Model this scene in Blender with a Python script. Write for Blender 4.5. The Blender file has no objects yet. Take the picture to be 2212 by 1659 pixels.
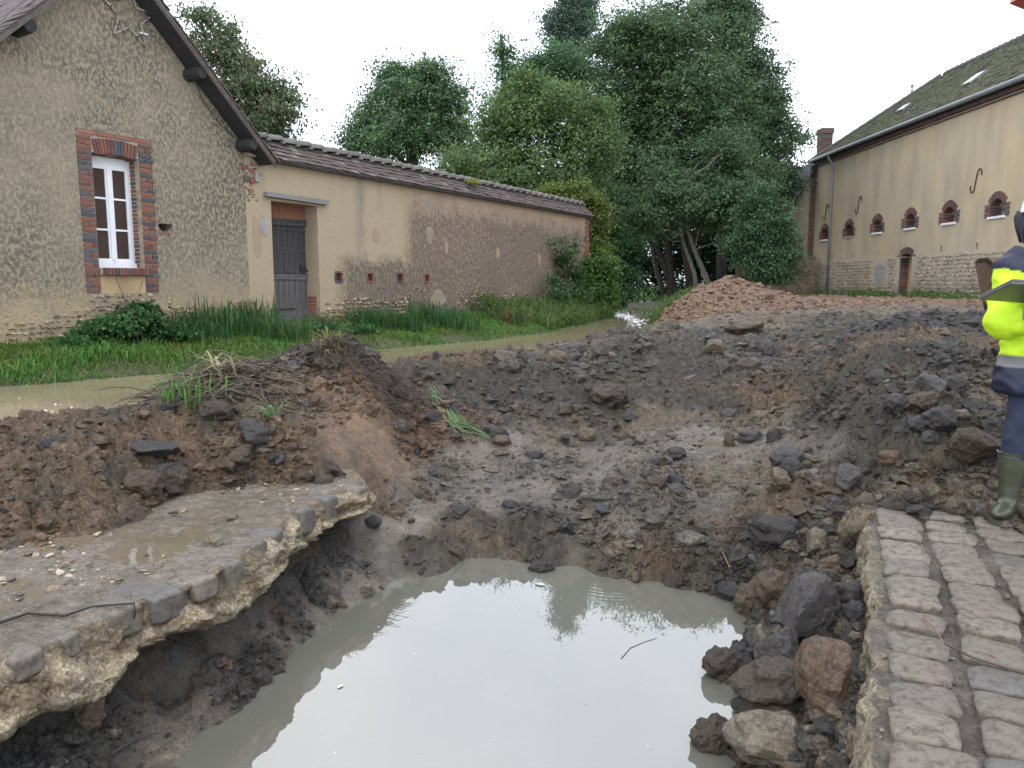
import bpy, bmesh, math, random
import numpy as np
from mathutils import Vector, Matrix, noise as mn
random.seed(7); rng = np.random.default_rng(7)
C = bpy.context.scene.collection
sc = bpy.context.scene
R = math.radians
# ------------------------------------------------------------------ camera, sky, sun, exposure
CAMH, PITCH, FPX = 1.35, R(7.38), 1671.0
cam = bpy.data.cameras.new('camera'); co = bpy.data.objects.new('camera', cam); C.objects.link(co)
co.location = (0, 0, CAMH); co.rotation_euler = (R(90) - PITCH, 0, 0)
cam.sensor_fit = 'HORIZONTAL'; cam.sensor_width = 36; cam.lens = 36 * FPX / 2212
cam.clip_start = 0.05; cam.clip_end = 2000; sc.camera = co
SUN_EL, SUN_ROT = R(52), R(200)
w = bpy.data.worlds.new('World'); sc.world = w; w.use_nodes = True
nt = w.node_tree; bg = nt.nodes['Background']
sky = nt.nodes.new('ShaderNodeTexSky'); sky.sky_type = 'NISHITA'; sky.sun_disc = False
sky.sun_elevation = SUN_EL; sky.sun_rotation = SUN_ROT; sky.dust_density = 4; sky.air_density = 1.2
tc = nt.nodes.new('ShaderNodeTexCoord')
cl = nt.nodes.new('ShaderNodeTexNoise'); cl.inputs['Scale'].default_value = 2.2; cl.inputs['Detail'].default_value = 5; cl.inputs['Roughness'].default_value = .5
cr = nt.nodes.new('ShaderNodeValToRGB')
cr.color_ramp.elements[0].position = .32; cr.color_ramp.elements[0].color = (.64, .71, .88, 1)
cr.color_ramp.elements[1].position = .68; cr.color_ramp.elements[1].color = (.95, .975, 1.02, 1)
sca = nt.nodes.new('ShaderNodeVectorMath'); sca.operation = 'SCALE'; sca.inputs['Scale'].default_value = 21.5
mx = nt.nodes.new('ShaderNodeMix'); mx.data_type = 'RGBA'; mx.inputs['Factor'].default_value = .9
L = nt.links.new
L(tc.outputs['Generated'], cl.inputs['Vector']); L(cl.outputs['Fac'], cr.inputs['Fac']); L(cr.outputs['Color'], sca.inputs[0])
L(sky.outputs['Color'], mx.inputs[6]); L(sca.outputs['Vector'], mx.inputs[7]); L(mx.outputs[2], bg.inputs['Color'])
bg.inputs['Strength'].default_value = .1
sl = bpy.data.lights.new('sun', 'SUN'); sl.energy = .9; sl.angle = R(25); sl.color = (1, .96, .9)
so = bpy.data.objects.new('sun', sl); C.objects.link(so)
so.rotation_euler = (R(38), 0, R(-20))
sc.view_settings.view_transform = 'Standard'; sc.view_settings.look = 'None'
sc.view_settings.exposure = .38; sc.view_settings.gamma = 1; sc.view_settings.use_curve_mapping = False

# ------------------------------------------------------------------ geometry helpers
cP, sP = math.cos(PITCH), math.sin(PITCH)
def ray(px, py):
    x = (px - 1106) / FPX; y = (829.5 - py) / FPX
    return (x, cP + y * sP, -sP + y * cP)
def gz(px, py, z):
    r = ray(px, py); t = (z - CAMH) / r[2]; return (r[0] * t, r[1] * t, z)
def gd(px, py, d):
    r = ray(px, py); t = d / r[1]; return (r[0] * t, d, CAMH + r[2] * t)

def mesh_np(name, V, F, col=None, smooth=False, attrs=None):
    me = bpy.data.meshes.new(name)
    V = np.ascontiguousarray(V, dtype=np.float32); F = np.ascontiguousarray(F, dtype=np.int32)
    n, k = F.shape
    me.vertices.add(len(V)); me.vertices.foreach_set('co', V.ravel())
    me.loops.add(n * k); me.loops.foreach_set('vertex_index', F.ravel())
    me.polygons.add(n); me.polygons.foreach_set('loop_start', np.arange(0, n * k, k, dtype=np.int32))
    me.polygons.foreach_set('use_smooth', np.full(n, smooth))
    me.update(calc_edges=True)
    if col is not None:
        a = me.color_attributes.new('Col', 'FLOAT_COLOR', 'POINT')
        c4 = np.ones((len(V), 4), dtype=np.float32); c4[:, :col.shape[1]] = col
        a.data.foreach_set('color', c4.ravel())
    if attrs:
        for kname, arr in attrs.items():
            a = me.attributes.new(kname, 'FLOAT', 'POINT'); a.data.foreach_set('value', np.ascontiguousarray(arr, dtype=np.float32))
    return me
def put(name, me, mat=None, parent=None, **kw):
    o = bpy.data.objects.new(name, me); C.objects.link(o)
    if mat and len(me.materials) == 0: me.materials.append(mat)
    if parent: o.parent = parent
    for k, v in kw.items(): o[k] = v
    return o
def empty(name, loc=(0, 0, 0), rz=0, **kw):
    o = bpy.data.objects.new(name, None); C.objects.link(o); o.location = loc; o.rotation_euler = (0, 0, rz)
    o.empty_display_size = .2
    for k, v in kw.items(): o[k] = v
    return o
class MB:
    """collects simple shapes into one mesh"""
    def __init__(s): s.v = []; s.f = []
    def add(s, V, F):
        n = len(s.v); s.v += [tuple(p) for p in V]; s.f += [tuple(i + n for i in f) for f in F]; return s
    def box(s, a, b, M=None, taper=0):
        (x0, y0, z0), (x1, y1, z1) = a, b
        V = [Vector(p) for p in [(x0, y0, z0), (x1, y0, z0), (x1, y1, z0), (x0, y1, z0), (x0, y0, z1), (x1, y0, z1), (x1, y1, z1), (x0, y1, z1)]]
        if M is not None: V = [M @ p for p in V]
        return s.add(V, [(0, 3, 2, 1), (4, 5, 6, 7), (0, 1, 5, 4), (1, 2, 6, 5), (2, 3, 7, 6), (3, 0, 4, 7)])
    def cbox(s, a, b, c=.006, M=None, jit=0):
        """box with chamfered corners and slight irregularity"""
        a = np.array(a, float); b = np.array(b, float); ctr = (a + b) / 2; h = (b - a) / 2
        V = []
        for sx in (-1, 1):
            for sy in (-1, 1):
                for sz in (-1, 1):
                    sg = np.array((sx, sy, sz)); j = (np.random.rand(3) - .5) * jit
                    for ax in range(3):
                        q = h - c; q = q.copy(); q[ax] = h[ax]; V.append(ctr + sg * q + j)
        bm = bmesh.new()
        for p in V: bm.verts.new(p)
        bmesh.ops.convex_hull(bm, input=bm.verts)
        bm.verts.index_update()
        VV = [v.co.copy() for v in bm.verts]; FF = [[v.index for v in f.verts] for f in bm.faces]; bm.free()
        if M is not None: VV = [M @ p for p in VV]
        return s.add(VV, FF)
    def tube(s, pts, rad, n=8, cap=True):
        pts = [Vector(p) for p in pts]; m = len(pts)
        if not hasattr(rad, '__len__'): rad = [rad] * m
        V = []; ref = Vector((0, 0, 1))
        d0 = (pts[1] - pts[0]).normalized()
        if abs(d0.z) > .9: ref = Vector((1, 0, 0))
        a = d0.cross(ref).normalized()
        for i, p in enumerate(pts):
            d = (pts[min(i + 1, m - 1)] - pts[max(i - 1, 0)]).normalized()
            a = (a - d * a.dot(d)); a = a.normalized() if a.length > 1e-6 else d.orthogonal().normalized()
            b = d.cross(a)
            for j in range(n):
                t = 2 * math.pi * j / n; V.append(p + (a * math.cos(t) + b * math.sin(t)) * rad[i])
        F = [(i * n + j, i * n + (j + 1) % n, (i + 1) * n + (j + 1) % n, (i + 1) * n + j) for i in range(m - 1) for j in range(n)]
        if cap: F += [tuple(range(n))[::-1], tuple((m - 1) * n + j for j in range(n))]
        return s.add(V, F)
    def loft(s, rings, n=16, cap=True):
        """rings: (cx,cy,cz,rx,ry) stacked ellipses"""
        V = []
        for (cx, cy, cz, rx, ry) in rings:
            for j in range(n):
                t = 2 * math.pi * j / n; V.append((cx + rx * math.cos(t), cy + ry * math.sin(t), cz))
        m = len(rings)
        F = [(i * n + j, i * n + (j + 1) % n, (i + 1) * n + (j + 1) % n, (i + 1) * n + j) for i in range(m - 1) for j in range(n)]
        if cap: F += [tuple(range(n))[::-1], tuple((m - 1) * n + j for j in range(n))]
        return s.add(V, F)
    def mesh(s, name, smooth=False):
        me = bpy.data.meshes.new(name); me.from_pydata([tuple(p) for p in s.v], [], s.f); me.update()
        if smooth: me.polygons.foreach_set('use_smooth', [True] * len(me.polygons))
        return me
    def build(s, name, mat, parent=None, smooth=False, **kw): return put(name, s.mesh(name, smooth), mat, parent, **kw)

def smoothstep(a, b, x):
    t = np.clip((x - a) / (b - a), 0, 1); return t * t * (3 - 2 * t)
def _h(ix, iy, seed):
    n = (ix.astype(np.int64) * 374761393 + iy.astype(np.int64) * 668265263 + seed * 974711) & 0x7fffffff
    n = ((n ^ (n >> 13)) * 1274126177) & 0x7fffffff
    return ((n ^ (n >> 16)) & 0xffff) / 65535.0
def vnoise(x, y, seed=0):
    ix = np.floor(x); iy = np.floor(y); fx = x - ix; fy = y - iy
    fx = fx * fx * (3 - 2 * fx); fy = fy * fy * (3 - 2 * fy)
    a = _h(ix, iy, seed); b = _h(ix + 1, iy, seed); c = _h(ix, iy + 1, seed); d = _h(ix + 1, iy + 1, seed)
    return a + (b - a) * fx + (c - a) * fy + (a - b - c + d) * fx * fy
def fbm(x, y, oct=5, seed=0, gain=.5):
    s = 0; a = 1; t = 0
    for i in range(oct):
        s = s + a * (vnoise(x, y, seed + i * 17) * 2 - 1); t += a; a *= gain
        x, y = x * 1.9 + y * .6 + 3.1, y * 1.9 - x * .6 + 7.7
    return s / t
def worley(x, y, seed=0):
    ix = np.floor(x); iy = np.floor(y); best = np.full(x.shape, 9.); idv = np.zeros(x.shape)
    for dx in (-1, 0, 1):
        for dy in (-1, 0, 1):
            cx = ix + dx; cy = iy + dy
            px = cx + _h(cx, cy, seed); py = cy + _h(cx, cy, seed + 5)
            d = (px - x) ** 2 + (py - y) ** 2
            m = d < best; best = np.where(m, d, best); idv = np.where(m, _h(cx, cy, seed + 9), idv)
    return np.sqrt(best), idv

# ------------------------------------------------------------------ materials
class NT:
    def __init__(s, name):
        s.m = bpy.data.materials.new(name); s.m.use_nodes = True; s.t = s.m.node_tree; s.b = s.t.nodes['Principled BSDF']
        s.tc = s.n('ShaderNodeTexCoord')
    def n(s, k, **kw):
        x = s.t.nodes.new(k)
        for a, b in kw.items(): setattr(x, a, b)
        return x
    def l(s, a, b): s.t.links.new(a, b)
    def noise(s, scale, detail=4, rough=.55, vec=None, mapscale=None, dist=0):
        x = s.n('ShaderNodeTexNoise'); x.inputs['Scale'].default_value = scale; x.inputs['Detail'].default_value = detail
        x.inputs['Roughness'].default_value = rough; x.inputs['Distortion'].default_value = dist
        v = vec or s.tc.outputs['Object']
        if mapscale:
            mp = s.n('ShaderNodeMapping'); mp.inputs['Scale'].default_value = mapscale; s.l(v, mp.inputs['Vector']); v = mp.outputs['Vector']
        s.l(v, x.inputs['Vector']); return x.outputs['Fac']
    def ramp(s, fac, stops, const=False):
        x = s.n('ShaderNodeValToRGB'); e = x.color_ramp.elements
        if const: x.color_ramp.interpolation = 'CONSTANT'
        while len(e) < len(stops): e.new(.5)
        for i, (p, c) in enumerate(stops):
            e[i].position = p
            if not hasattr(c, '__len__'): c = (c, c, c)
            e[i].color = (*c, 1)
        s.l(fac, x.inputs['Fac']); return x.outputs['Color']
    def mix(s, fac, a, b, mode='MIX'):
        x = s.n('ShaderNodeMix', data_type='RGBA', blend_type=mode)
        for sock, v in ((x.inputs['Factor'], fac), (x.inputs[6], a), (x.inputs[7], b)):
            if hasattr(v, 'is_output') or isinstance(v, bpy.types.NodeSocket): s.l(v, sock)
            elif hasattr(v, '__len__'): sock.default_value = (*v, 1)
            else: sock.default_value = v
        return x.outputs[2]
    def math(s, op, a, b=0, clamp=False):
        x = s.n('ShaderNodeMath', operation=op); x.use_clamp = clamp
        for i, v in enumerate((a, b)):
            if isinstance(v, bpy.types.NodeSocket): s.l(v, x.inputs[i])
            else: x.inputs[i].default_value = v
        return x.outputs[0]
    def bump(s, h, strength=.5, dist=.01, prev=None):
        x = s.n('ShaderNodeBump'); x.inputs['Strength'].default_value = strength; x.inputs['Distance'].default_value = dist
        s.l(h, x.inputs['Height'])
        if prev: s.l(prev, x.inputs['Normal'])
        return x.outputs['Normal']
    def out(s, col=None, rough=None, normal=None, **kw):
        for key, v in (('Base Color', col), ('Roughness', rough), ('Normal', normal)):
            if v is None: continue
            if isinstance(v, bpy.types.NodeSocket): s.l(v, s.b.inputs[key])
            elif hasattr(v, '__len__'): s.b.inputs[key].default_value = (*v, 1)
            else: s.b.inputs[key].default_value = v
        for k, v in kw.items(): s.b.inputs[k.replace('_', ' ')].default_value = v
        return s.m
def simple(name, c, rough=.7, var=.25, scale=6, bump=.3, bscale=40, bdist=.004, **kw):
    t = NT(name); n = t.noise(scale, 6)
    lo = tuple(x * (1 - var) for x in c); hi = tuple(min(1, x * (1 + var)) for x in c)
    return t.out(t.ramp(n, [(.3, lo), (.7, hi)]), rough, t.bump(t.noise(bscale, 4), bump, bdist), **kw)

def m_mud(name='mud_surface'):
    t = NT(name); a = t.n('ShaderNodeAttribute', attribute_name='Col').outputs['Color']
    wet = t.n('ShaderNodeAttribute', attribute_name='wet').outputs['Fac']
    fine = t.noise(70, 8, .78); med = t.noise(13, 6, .65)
    rg0 = t.n('ShaderNodeAttribute', attribute_name='lumpy').outputs['Fac']; c = t.mix(t.math('MULTIPLY_ADD', rg0, .7), a, t.mix(1.0, a, t.ramp(fine, [(.33, .18), (.5, .9), (.67, 2.3)]), 'MULTIPLY')); c.node.inputs['Factor'].links[0].from_node.inputs[2].default_value = .3
    c = t.mix(1.0, c, t.ramp(med, [(.32, .6), (.68, 1.35)]), 'MULTIPLY')
    r = t.ramp(t.noise(23, 4, .6), [(.40, .07), (.62, .36)])
    rr = t.mix(wet, (.68, .68, .68), r); lf = t.n('ShaderNodeAttribute', attribute_name='lumpy').outputs['Fac']; rr = t.mix(t.math('MULTIPLY', lf, .75), rr, t.ramp(fine, [(.40, .28), (.56, .80)]))
    rgh = t.n('ShaderNodeAttribute', attribute_name='lumpy').outputs['Fac']; hb = t.math('MULTIPLY_ADD', rgh, .85); hb.node.inputs[2].default_value = .13
    b1 = t.bump(t.math('MULTIPLY', t.noise(30, 8, .72, dist=.4), hb), 1.0, .07); b2 = t.bump(t.math('MULTIPLY', t.noise(110, 6, .8), hb), 1.0, .024, b1)
    m = t.out(c, rr, b2); t.b.inputs['Specular IOR Level'].default_value = .62
    return m
M_mud = m_mud()
def m_col(name, rough=.6, bump=.5, bscale=30, bdist=.01, var=True, spec=.5):
    t = NT(name); a = t.n('ShaderNodeAttribute', attribute_name='Col').outputs['Color']
    if var: a = t.mix(1.0, a, t.ramp(t.noise(bscale * .8, 5, .65), [(.25, .55), (.75, 1.45)]), 'MULTIPLY')
    m = t.out(a, rough, t.bump(t.noise(bscale, 5, .65), bump, bdist)); t.b.inputs['Specular IOR Level'].default_value = spec; return m
M_clod = m_col('mud_clod', .5, .7, 60, .006)
M_dry = m_col('debris', .7, .3, 50, .003)
def m_rock():
    t = NT('rock'); o = t.n('ShaderNodeObjectInfo')
    geo = t.n('ShaderNodeNewGeometry'); sep = t.n('ShaderNodeSeparateXYZ'); t.l(geo.outputs['Normal'], sep.inputs[0])
    n = t.noise(4, 6, .65, dist=.6); n2 = t.noise(26, 5, .7)
    base = t.mix(1.0, o.outputs['Color'], t.ramp(t.noise(15, 8, .78), [(.30, .35), (.5, .95), (.7, 1.8)]), 'MULTIPLY')
    mud = t.mix(1.0, (.085, .066, .05), t.ramp(n2, [(.35, .35), (.65, 1.7)]), 'MULTIPLY')
    lo = t.math('MULTIPLY_ADD', sep.outputs['Z'], -.18); 
    f = t.ramp(n, [(.40, 0), (.62, .8)])
    c = t.mix(f, base, mud)
    b = t.bump(t.noise(7, 8, .7), .9, .12); b = t.bump(t.noise(40, 5, .7), .8, .03, b)
    return t.out(c, t.ramp(t.noise(12, 3), [(.35, .3), (.65, .65)]), b)
M_rock = m_rock()
def m_leaf(name, trans=.42, rough=.55):
    t = NT(name); a = t.n('ShaderNodeAttribute', attribute_name='Col').outputs['Color']
    t.out(a, rough); t.b.inputs['Specular IOR Level'].default_value = .25
    tr = t.n('ShaderNodeBsdfTranslucent'); t.l(a, tr.inputs['Color'])
    mx = t.n('ShaderNodeMixShader'); mx.inputs[0].default_value = trans
    o = t.t.nodes['Material Output']; t.l(t.b.outputs[0], mx.inputs[1]); t.l(tr.outputs[0], mx.inputs[2]); t.l(mx.outputs[0], o.inputs['Surface'])
    return t.m
M_leaf = m_leaf('leaf')
M_bark = simple('bark', (.07, .062, .05), .85, .5, 8, .9, 14, .03)
M_barkpale = simple('pale_bark', (.13, .125, .10), .85, .6, 9, .9, 14, .03)

def m_water(name, col, scale, bump, dist, spec=.5, ring=None, mapscale=None, rough=.015, ior=1.33):
    t = NT(name); n = t.noise(.7, 4)
    c = t.ramp(n, [(.3, tuple(x * .88 for x in col)), (.7, tuple(x * 1.1 for x in col))])
    h = t.noise(scale, 3, .5, mapscale=mapscale); nm = t.bump(h, bump, dist)
    if ring:
        mp = t.n('ShaderNodeMapping'); mp.inputs['Location'].default_value = (-ring[0], -ring[1], -ring[2]); t.l(t.tc.outputs['Object'], mp.inputs['Vector'])
        wv = t.n('ShaderNodeTexWave', wave_type='RINGS', rings_direction='SPHERICAL', wave_profile='SIN'); wv.inputs['Scale'].default_value = 6.5; wv.inputs['Distortion'].default_value = .6
        t.l(mp.outputs['Vector'], wv.inputs['Vector'])
        ln = t.n('ShaderNodeVectorMath', operation='LENGTH'); t.l(mp.outputs['Vector'], ln.inputs[0])
        fade = t.ramp(ln.outputs['Value'], [(.03, 1), (.5, 0)])
        nm = t.bump(t.math('MULTIPLY', wv.outputs['Fac'], fade), .04, .012, nm)
    m = t.out(c, rough, nm); t.b.inputs['IOR'].default_value = ior; t.b.inputs['Specular IOR Level'].default_value = spec
    return m

def wall_mat(name, base, dark, yellow, H0, speck=1.0, zy=(1.15, 1.55), stains=True):
    """old lime render: pitted, grey lichen above, raw yellow below"""
    t = NT(name); ob = t.tc.outputs['Object']; sep = t.n('ShaderNodeSeparateXYZ'); t.l(ob, sep.inputs[0]); z = sep.outputs['Z']
    big = t.noise(.55, 4, .6, dist=.4); mid = t.noise(3.2, 5, .65)
    pit = t.noise(20, 5, .68, mapscale=(1, 1, .7)); pit2 = t.noise(44, 4, .65, mapscale=(1, 1, .7))
    zn = t.math('ADD', z, t.math('MULTIPLY', t.math('SUBTRACT', mid, .5), 1.0))
    up = t.ramp(t.math('DIVIDE', zn, 10), [(zy[0] / 10, 0), (zy[1] / 10, 1)])
    c = t.mix(t.ramp(mid, [(.3, 0), (.7, 1)]), tuple(x * .85 for x in base), tuple(x * 1.12 for x in base))
    c = t.mix(up, t.mix(mid, yellow, base), c)
    g = t.math('MULTIPLY', t.ramp(big, [(.38, .25), (.62, 1)]), up)
    pitm = t.math('MULTIPLY', t.ramp(pit, [(.45, 1), (.56, 0)]), t.math('MULTIPLY', g, speck))
    c = t.mix(pitm, c, dark)
    sm = t.math('MULTIPLY', t.ramp(pit2, [(.34, 1), (.42, 0)]), .75 * speck)
    c = t.mix(sm, c, tuple(x * .5 for x in dark))
    h = t.math('ADD', t.ramp(pit, [(.40, 0), (.60, 1)]), t.math('MULTIPLY', t.ramp(pit2, [(.30, 0), (.5, 1)]), .6))
    b = t.bump(h, .6, .012); b = t.bump(t.noise(90, 4, .7), .3, .003, b)
    return t.out(c, .9, b)
M_house = wall_mat('house_render', (.30, .252, .175), (.085, .077, .062), (.43, .325, .19), 0, .95, (.9, 1.5))
def gwall_mat():
    t = NT('garden_wall_render'); ob = t.tc.outputs['Object']; sep = t.n('ShaderNodeSeparateXYZ'); t.l(ob, sep.inputs[0])
    z = sep.outputs['Z']; u = sep.outputs['X']
    big = t.noise(.5, 4, .6, dist=.5); mid = t.noise(2.6, 5, .6)
    pit = t.noise(21, 5, .7, mapscale=(1, 1, .45)); pit2 = t.noise(40, 3, .6, mapscale=(1, 1, .6))
    un = t.math('ADD', u, t.math('MULTIPLY', t.math('SUBTRACT', mid, .5), .5))
    # smooth yellow render at left, pitted pinkish from about 3.5 m on
    right = t.ramp(t.math('DIVIDE', un, 20), [(.155, 0), (.175, 1)])
    zn = t.math('ADD', z, t.math('MULTIPLY', t.math('SUBTRACT', mid, .5), .9))
    low = t.ramp(t.math('DIVIDE', zn, 10), [(.165, 1), (.20, 0)])
    rough_area = t.math('MAXIMUM', t.math('MULTIPLY', right, 1), t.math('MULTIPLY', low, t.ramp(t.math('DIVIDE', un, 20), [(.045, 0), (.07, 1)])))
    topfade = t.ramp(t.math('DIVIDE', zn, 10), [(.28, 1), (.335, .12)])
    ra = t.math('MULTIPLY', rough_area, topfade)
    c = t.mix(mid, (.31, .245, .16), (.40, .318, .21))
    c = t.mix(right, c, t.mix(mid, (.345, .255, .175), (.43, .315, .215)))
    grey = t.mix(t.ramp(t.math('MULTIPLY', big, ra), [(.25, 0), (.6, .55)]), c, (.17, .14, .12))
    pm = t.math('MULTIPLY', t.ramp(pit, [(.45, 1), (.55, 0)]), ra)
    c = t.mix(t.math('MULTIPLY', pm, .8), grey, (.12, .095, .08))
    c = t.mix(t.math('MULTIPLY', t.ramp(pit2, [(.31, 1), (.40, 0)]), .55), c, (.10, .075, .055))
    # vertical grey streak under the roof, lichen
    st = t.math('ABSOLUTE', t.math('SUBTRACT', un, 1.72)); sf = t.math('MULTIPLY', t.ramp(st, [(.02, .55), (.22, 0)]), t.ramp(t.math('DIVIDE', z, 10), [(.13, 0), (.25, 1)]))
    c = t.mix(sf, c, (.17, .16, .14))
    st2 = t.noise(3, 3, .5, mapscale=(1.2, 1, .12)); c = t.mix(t.math('MULTIPLY', t.ramp(st2, [(.52, 0), (.7, .4)]), t.ramp(t.math('DIVIDE', z, 10), [(.25, 0), (.345, 1)])), c, (.16, .14, .12))
    h = t.math('MULTIPLY', t.ramp(pit, [(.40, 0), (.6, 1)]), t.math('ADD', ra, .12))
    b = t.bump(h, .8, .025); b = t.bump(t.noise(60, 5, .7), .35, .005, b)
    return t.out(c, .9, b)
M_gwall = gwall_mat()
def barn_mat():
    t = NT('barn_render'); ob = t.tc.outputs['Object']; sep = t.n('ShaderNodeSeparateXYZ'); t.l(ob, sep.inputs[0])
    big = t.noise(.35, 5, .6, dist=.6); st = t.noise(1.3, 5, .6, mapscale=(1, 1, .25)); sp = t.noise(11, 4, .7)
    c = t.ramp(big, [(.3, (.40, .35, .26)), (.5, (.46, .38, .26)), (.7, (.50, .385, .24))])
    c = t.mix(t.ramp(st, [(.42, 0), (.7, .55)]), c, (.27, .235, .18))
    c = t.mix(t.ramp(sp, [(.60, 0), (.68, .35)]), c, (.55, .47, .36)); c = t.mix(t.ramp(sp, [(.30, .5), (.38, 0)]), c, (.2, .16, .12))
    return t.out(c, .9, t.bump(sp, .5, .02))
M_barn = barn_mat()
def brick_mat(name, stops, dirt=.35):
    t = NT(name); o = t.n('ShaderNodeObjectInfo'); a = t.n('ShaderNodeAttribute', attribute_name='Col')
    c = t.ramp(o.outputs['Random'], stops, True); n = t.noise(22, 5, .7)
    c = t.mix(t.ramp(n, [(.45, 0), (.7, dirt)]), c, (.12, .11, .10))
    c = t.mix(1.0, c, t.ramp(t.noise(60, 4, .7), [(.3, .65), (.7, 1.35)]), 'MULTIPLY')
    return t.out(c, .85, t.bump(n, .6, .004))
BR = [(0, (.17, .065, .042)), (.2, (.20, .078, .045)), (.36, (.12, .05, .042)), (.52, (.055, .055, .068)), (.72, (.085, .078, .088)), (.88, (.15, .078, .058))]
M_brick = brick_mat('brick', BR)
M_redbrick = brick_mat('red_brick', [(0, (.24, .095, .06)), (.4, (.19, .075, .05)), (.7, (.28, .12, .08))])
M_tile = brick_mat('roof_tile', [(0, (.055, .033, .030)), (.3, (.08, .042, .036)), (.5, (.045, .038, .037)), (.7, (.09, .048, .042)), (.85, (.12, .11, .095)), (.93, (.065, .045, .04))], .7)
M_ridge = brick_mat('ridge_tile', [(0, (.11, .103, .09)), (.4, (.14, .128, .112)), (.7, (.085, .08, .072)), (.93, (.18, .11, .09))], .8)
M_brickcol = m_col('masonry', .85, .6, 22, .01)
M_mortar = simple('mortar', (.33, .28, .21), .92, .3, 9, .7, 45, .008)
M_white = simple('white_paint', (.72, .74, .76), .45, .06, 4, .1, 30, .002)
M_glassdark = simple('window_glass', (.055, .036, .028), .35, .15, 1.5, .03, 8, .002)
M_glassdark.node_tree.nodes['Principled BSDF'].inputs['Specular IOR Level'].default_value = .12
M_curtain = simple('brown_curtain', (.10, .065, .05), .8, .1, 3, .1)
def wood_mat(name, a, b, rough=.85, mapscale=(14, 14, 1.2)):
    t = NT(name); n = t.noise(3, 6, .7, mapscale=mapscale); n2 = t.noise(1.3, 3)
    c = t.mix(t.ramp(n2, [(.35, 0), (.65, .5)]), t.ramp(n, [(.3, a), (.7, b)]), a)
    return t.out(c, rough, t.bump(n, .7, .006))
M_doorwood = wood_mat('weathered_door_wood', (.03, .027, .028), (.24, .225, .22), mapscale=(9, 9, .8))
M_doordark = wood_mat('dark_door_wood', (.010, .010, .013), (.11, .105, .11), mapscale=(9, 9, .8))
M_greywood = wood_mat('grey_wood', (.13, .125, .12), (.30, .29, .28), mapscale=(1.5, 14, 14))
M_darkwood = wood_mat('dark_beam_wood', (.014, .012, .014), (.05, .045, .045), mapscale=(6, 6, 6))
M_bargeboard = wood_mat('barge_board_wood', (.07, .06, .05), (.19, .17, .145), mapscale=(4, 14, 4))
M_iron = simple('rusty_iron', (.035, .022, .018), .7, .4, 20, .4, 60)
M_zinc = simple('zinc', (.17, .19, .20), .45, .15, 2, .1, 10)
M_plaster_orange = simple('orange_render', (.44, .28, .14), .9, .2, 3, .3, 30)
M_greyrender = simple('grey_render', (.27, .26, .245), .9, .25, 4, .3, 30)
M_straw = m_col('straw_stem', .7, .1, 60, .001)

# ------------------------------------------------------------------ terrain
KIND = {  # colour, clod amplitude, wetness
    'dark': ((.072, .060, .042), 1.0, .75), 'brown': ((.165, .108, .058), 1.0, .55), 'orange': ((.235, .140, .080), 1.0, .25),
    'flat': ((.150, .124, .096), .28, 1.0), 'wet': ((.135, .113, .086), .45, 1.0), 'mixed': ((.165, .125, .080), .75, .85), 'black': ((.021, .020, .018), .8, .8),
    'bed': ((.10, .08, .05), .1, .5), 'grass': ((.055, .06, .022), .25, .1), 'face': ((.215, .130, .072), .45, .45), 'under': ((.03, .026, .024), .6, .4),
    'root': ((.075, .057, .040), .9, .4), 'smooth': ((.150, .124, .094), .12, 1.0)}
CP = []
def A(kind, z, *pts):
    for p in pts: CP.append((*gz(p[0], p[1], z), kind))
def AD(kind, *pts):
    for p in pts: CP.append((*gd(*p), kind))
def Wd(kind, *pts):
    for p in pts: CP.append((*p, kind))
EL = [(-2.55, .7), (-2.25, 1.6), (-2.0, 2.2), (-1.82, 2.6), (-1.73, 2.73), (-1.67, 2.98), (-1.6, 3.14), (-1.47, 3.29), (-1.4, 3.42), (-1.35, 3.62), (-1.31, 3.95), (-1.26, 4.41), (-1.14, 4.80), (-1.02, 4.96), (-1.02, 5.2), (-1.15, 5.5)]
ER = [(.45, .7), (1.04, 2.02), (1.15, 2.25), (1.3, 2.57), (1.47, 2.94), (1.61, 3.21), (1.83, 3.73), (2.09, 4.35), (2.33, 4.9), (2.5, 5.3)]
# pool
A('bed', -.85, (900, 1440), (1100, 1400), (1280, 1450), (1380, 1540), (900, 1600), (1100, 1640), (1300, 1600), (680, 1640)); A('bed', -.66, (740, 1440), (1000, 1265), (1250, 1262), (1420, 1290), (1520, 1330), (1540, 1400))
Wd('bed', (-.9, 2.2, -.8), (0, 2.2, -.85), (.5, 2.2, -.8), (-1.0, 1.2, -.8), (0, 1.0, -.8), (-.2, .6, -.8))
A('smooth', -.545, (386, 1537), (498, 1452), (640, 1400), (720, 1330), (772, 1294), (853, 1252))
A('mixed', -.56, (930, 1208), (1000, 1203), (1100, 1201), (1200, 1205), (1300, 1207), (1345, 1212))
A('dark', -.55, (1450, 1225), (1560, 1243), (1640, 1256), (1700, 1275))
A('dark', -.56, (1640, 1400), (1570, 1440), (1600, 1500), (1620, 1560), (1610, 1620), (1610, 1659)); Wd('dark', (.72, 2.3, -.56), (.5, 1.7, -.56))
A('smooth', -.50, (300, 1600), (330, 1560), (380, 1505), (480, 1420), (590, 1395), (680, 1330), (740, 1290), (800, 1262))
A('smooth', -.54, (250, 1659), (340, 1640), (400, 1659)); Wd('smooth', (-1.35, 2.4, -.52), (-1.5, 2.0, -.55))
A('smooth', -.42, (750, 1230), (800, 1200), (860, 1190), (700, 1260)); A('smooth', -.33, (800, 1150), (860, 1130), (790, 1110), (900, 1120))
# black soil under the left slab
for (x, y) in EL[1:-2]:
    Wd('black', (x + .06, y - .04, -.44)); Wd('black', (x - .10, y + .03, -.33)); Wd('under', (x - .35, y + .1, -.12), (x - .7, y + .2, -.1))
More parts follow.
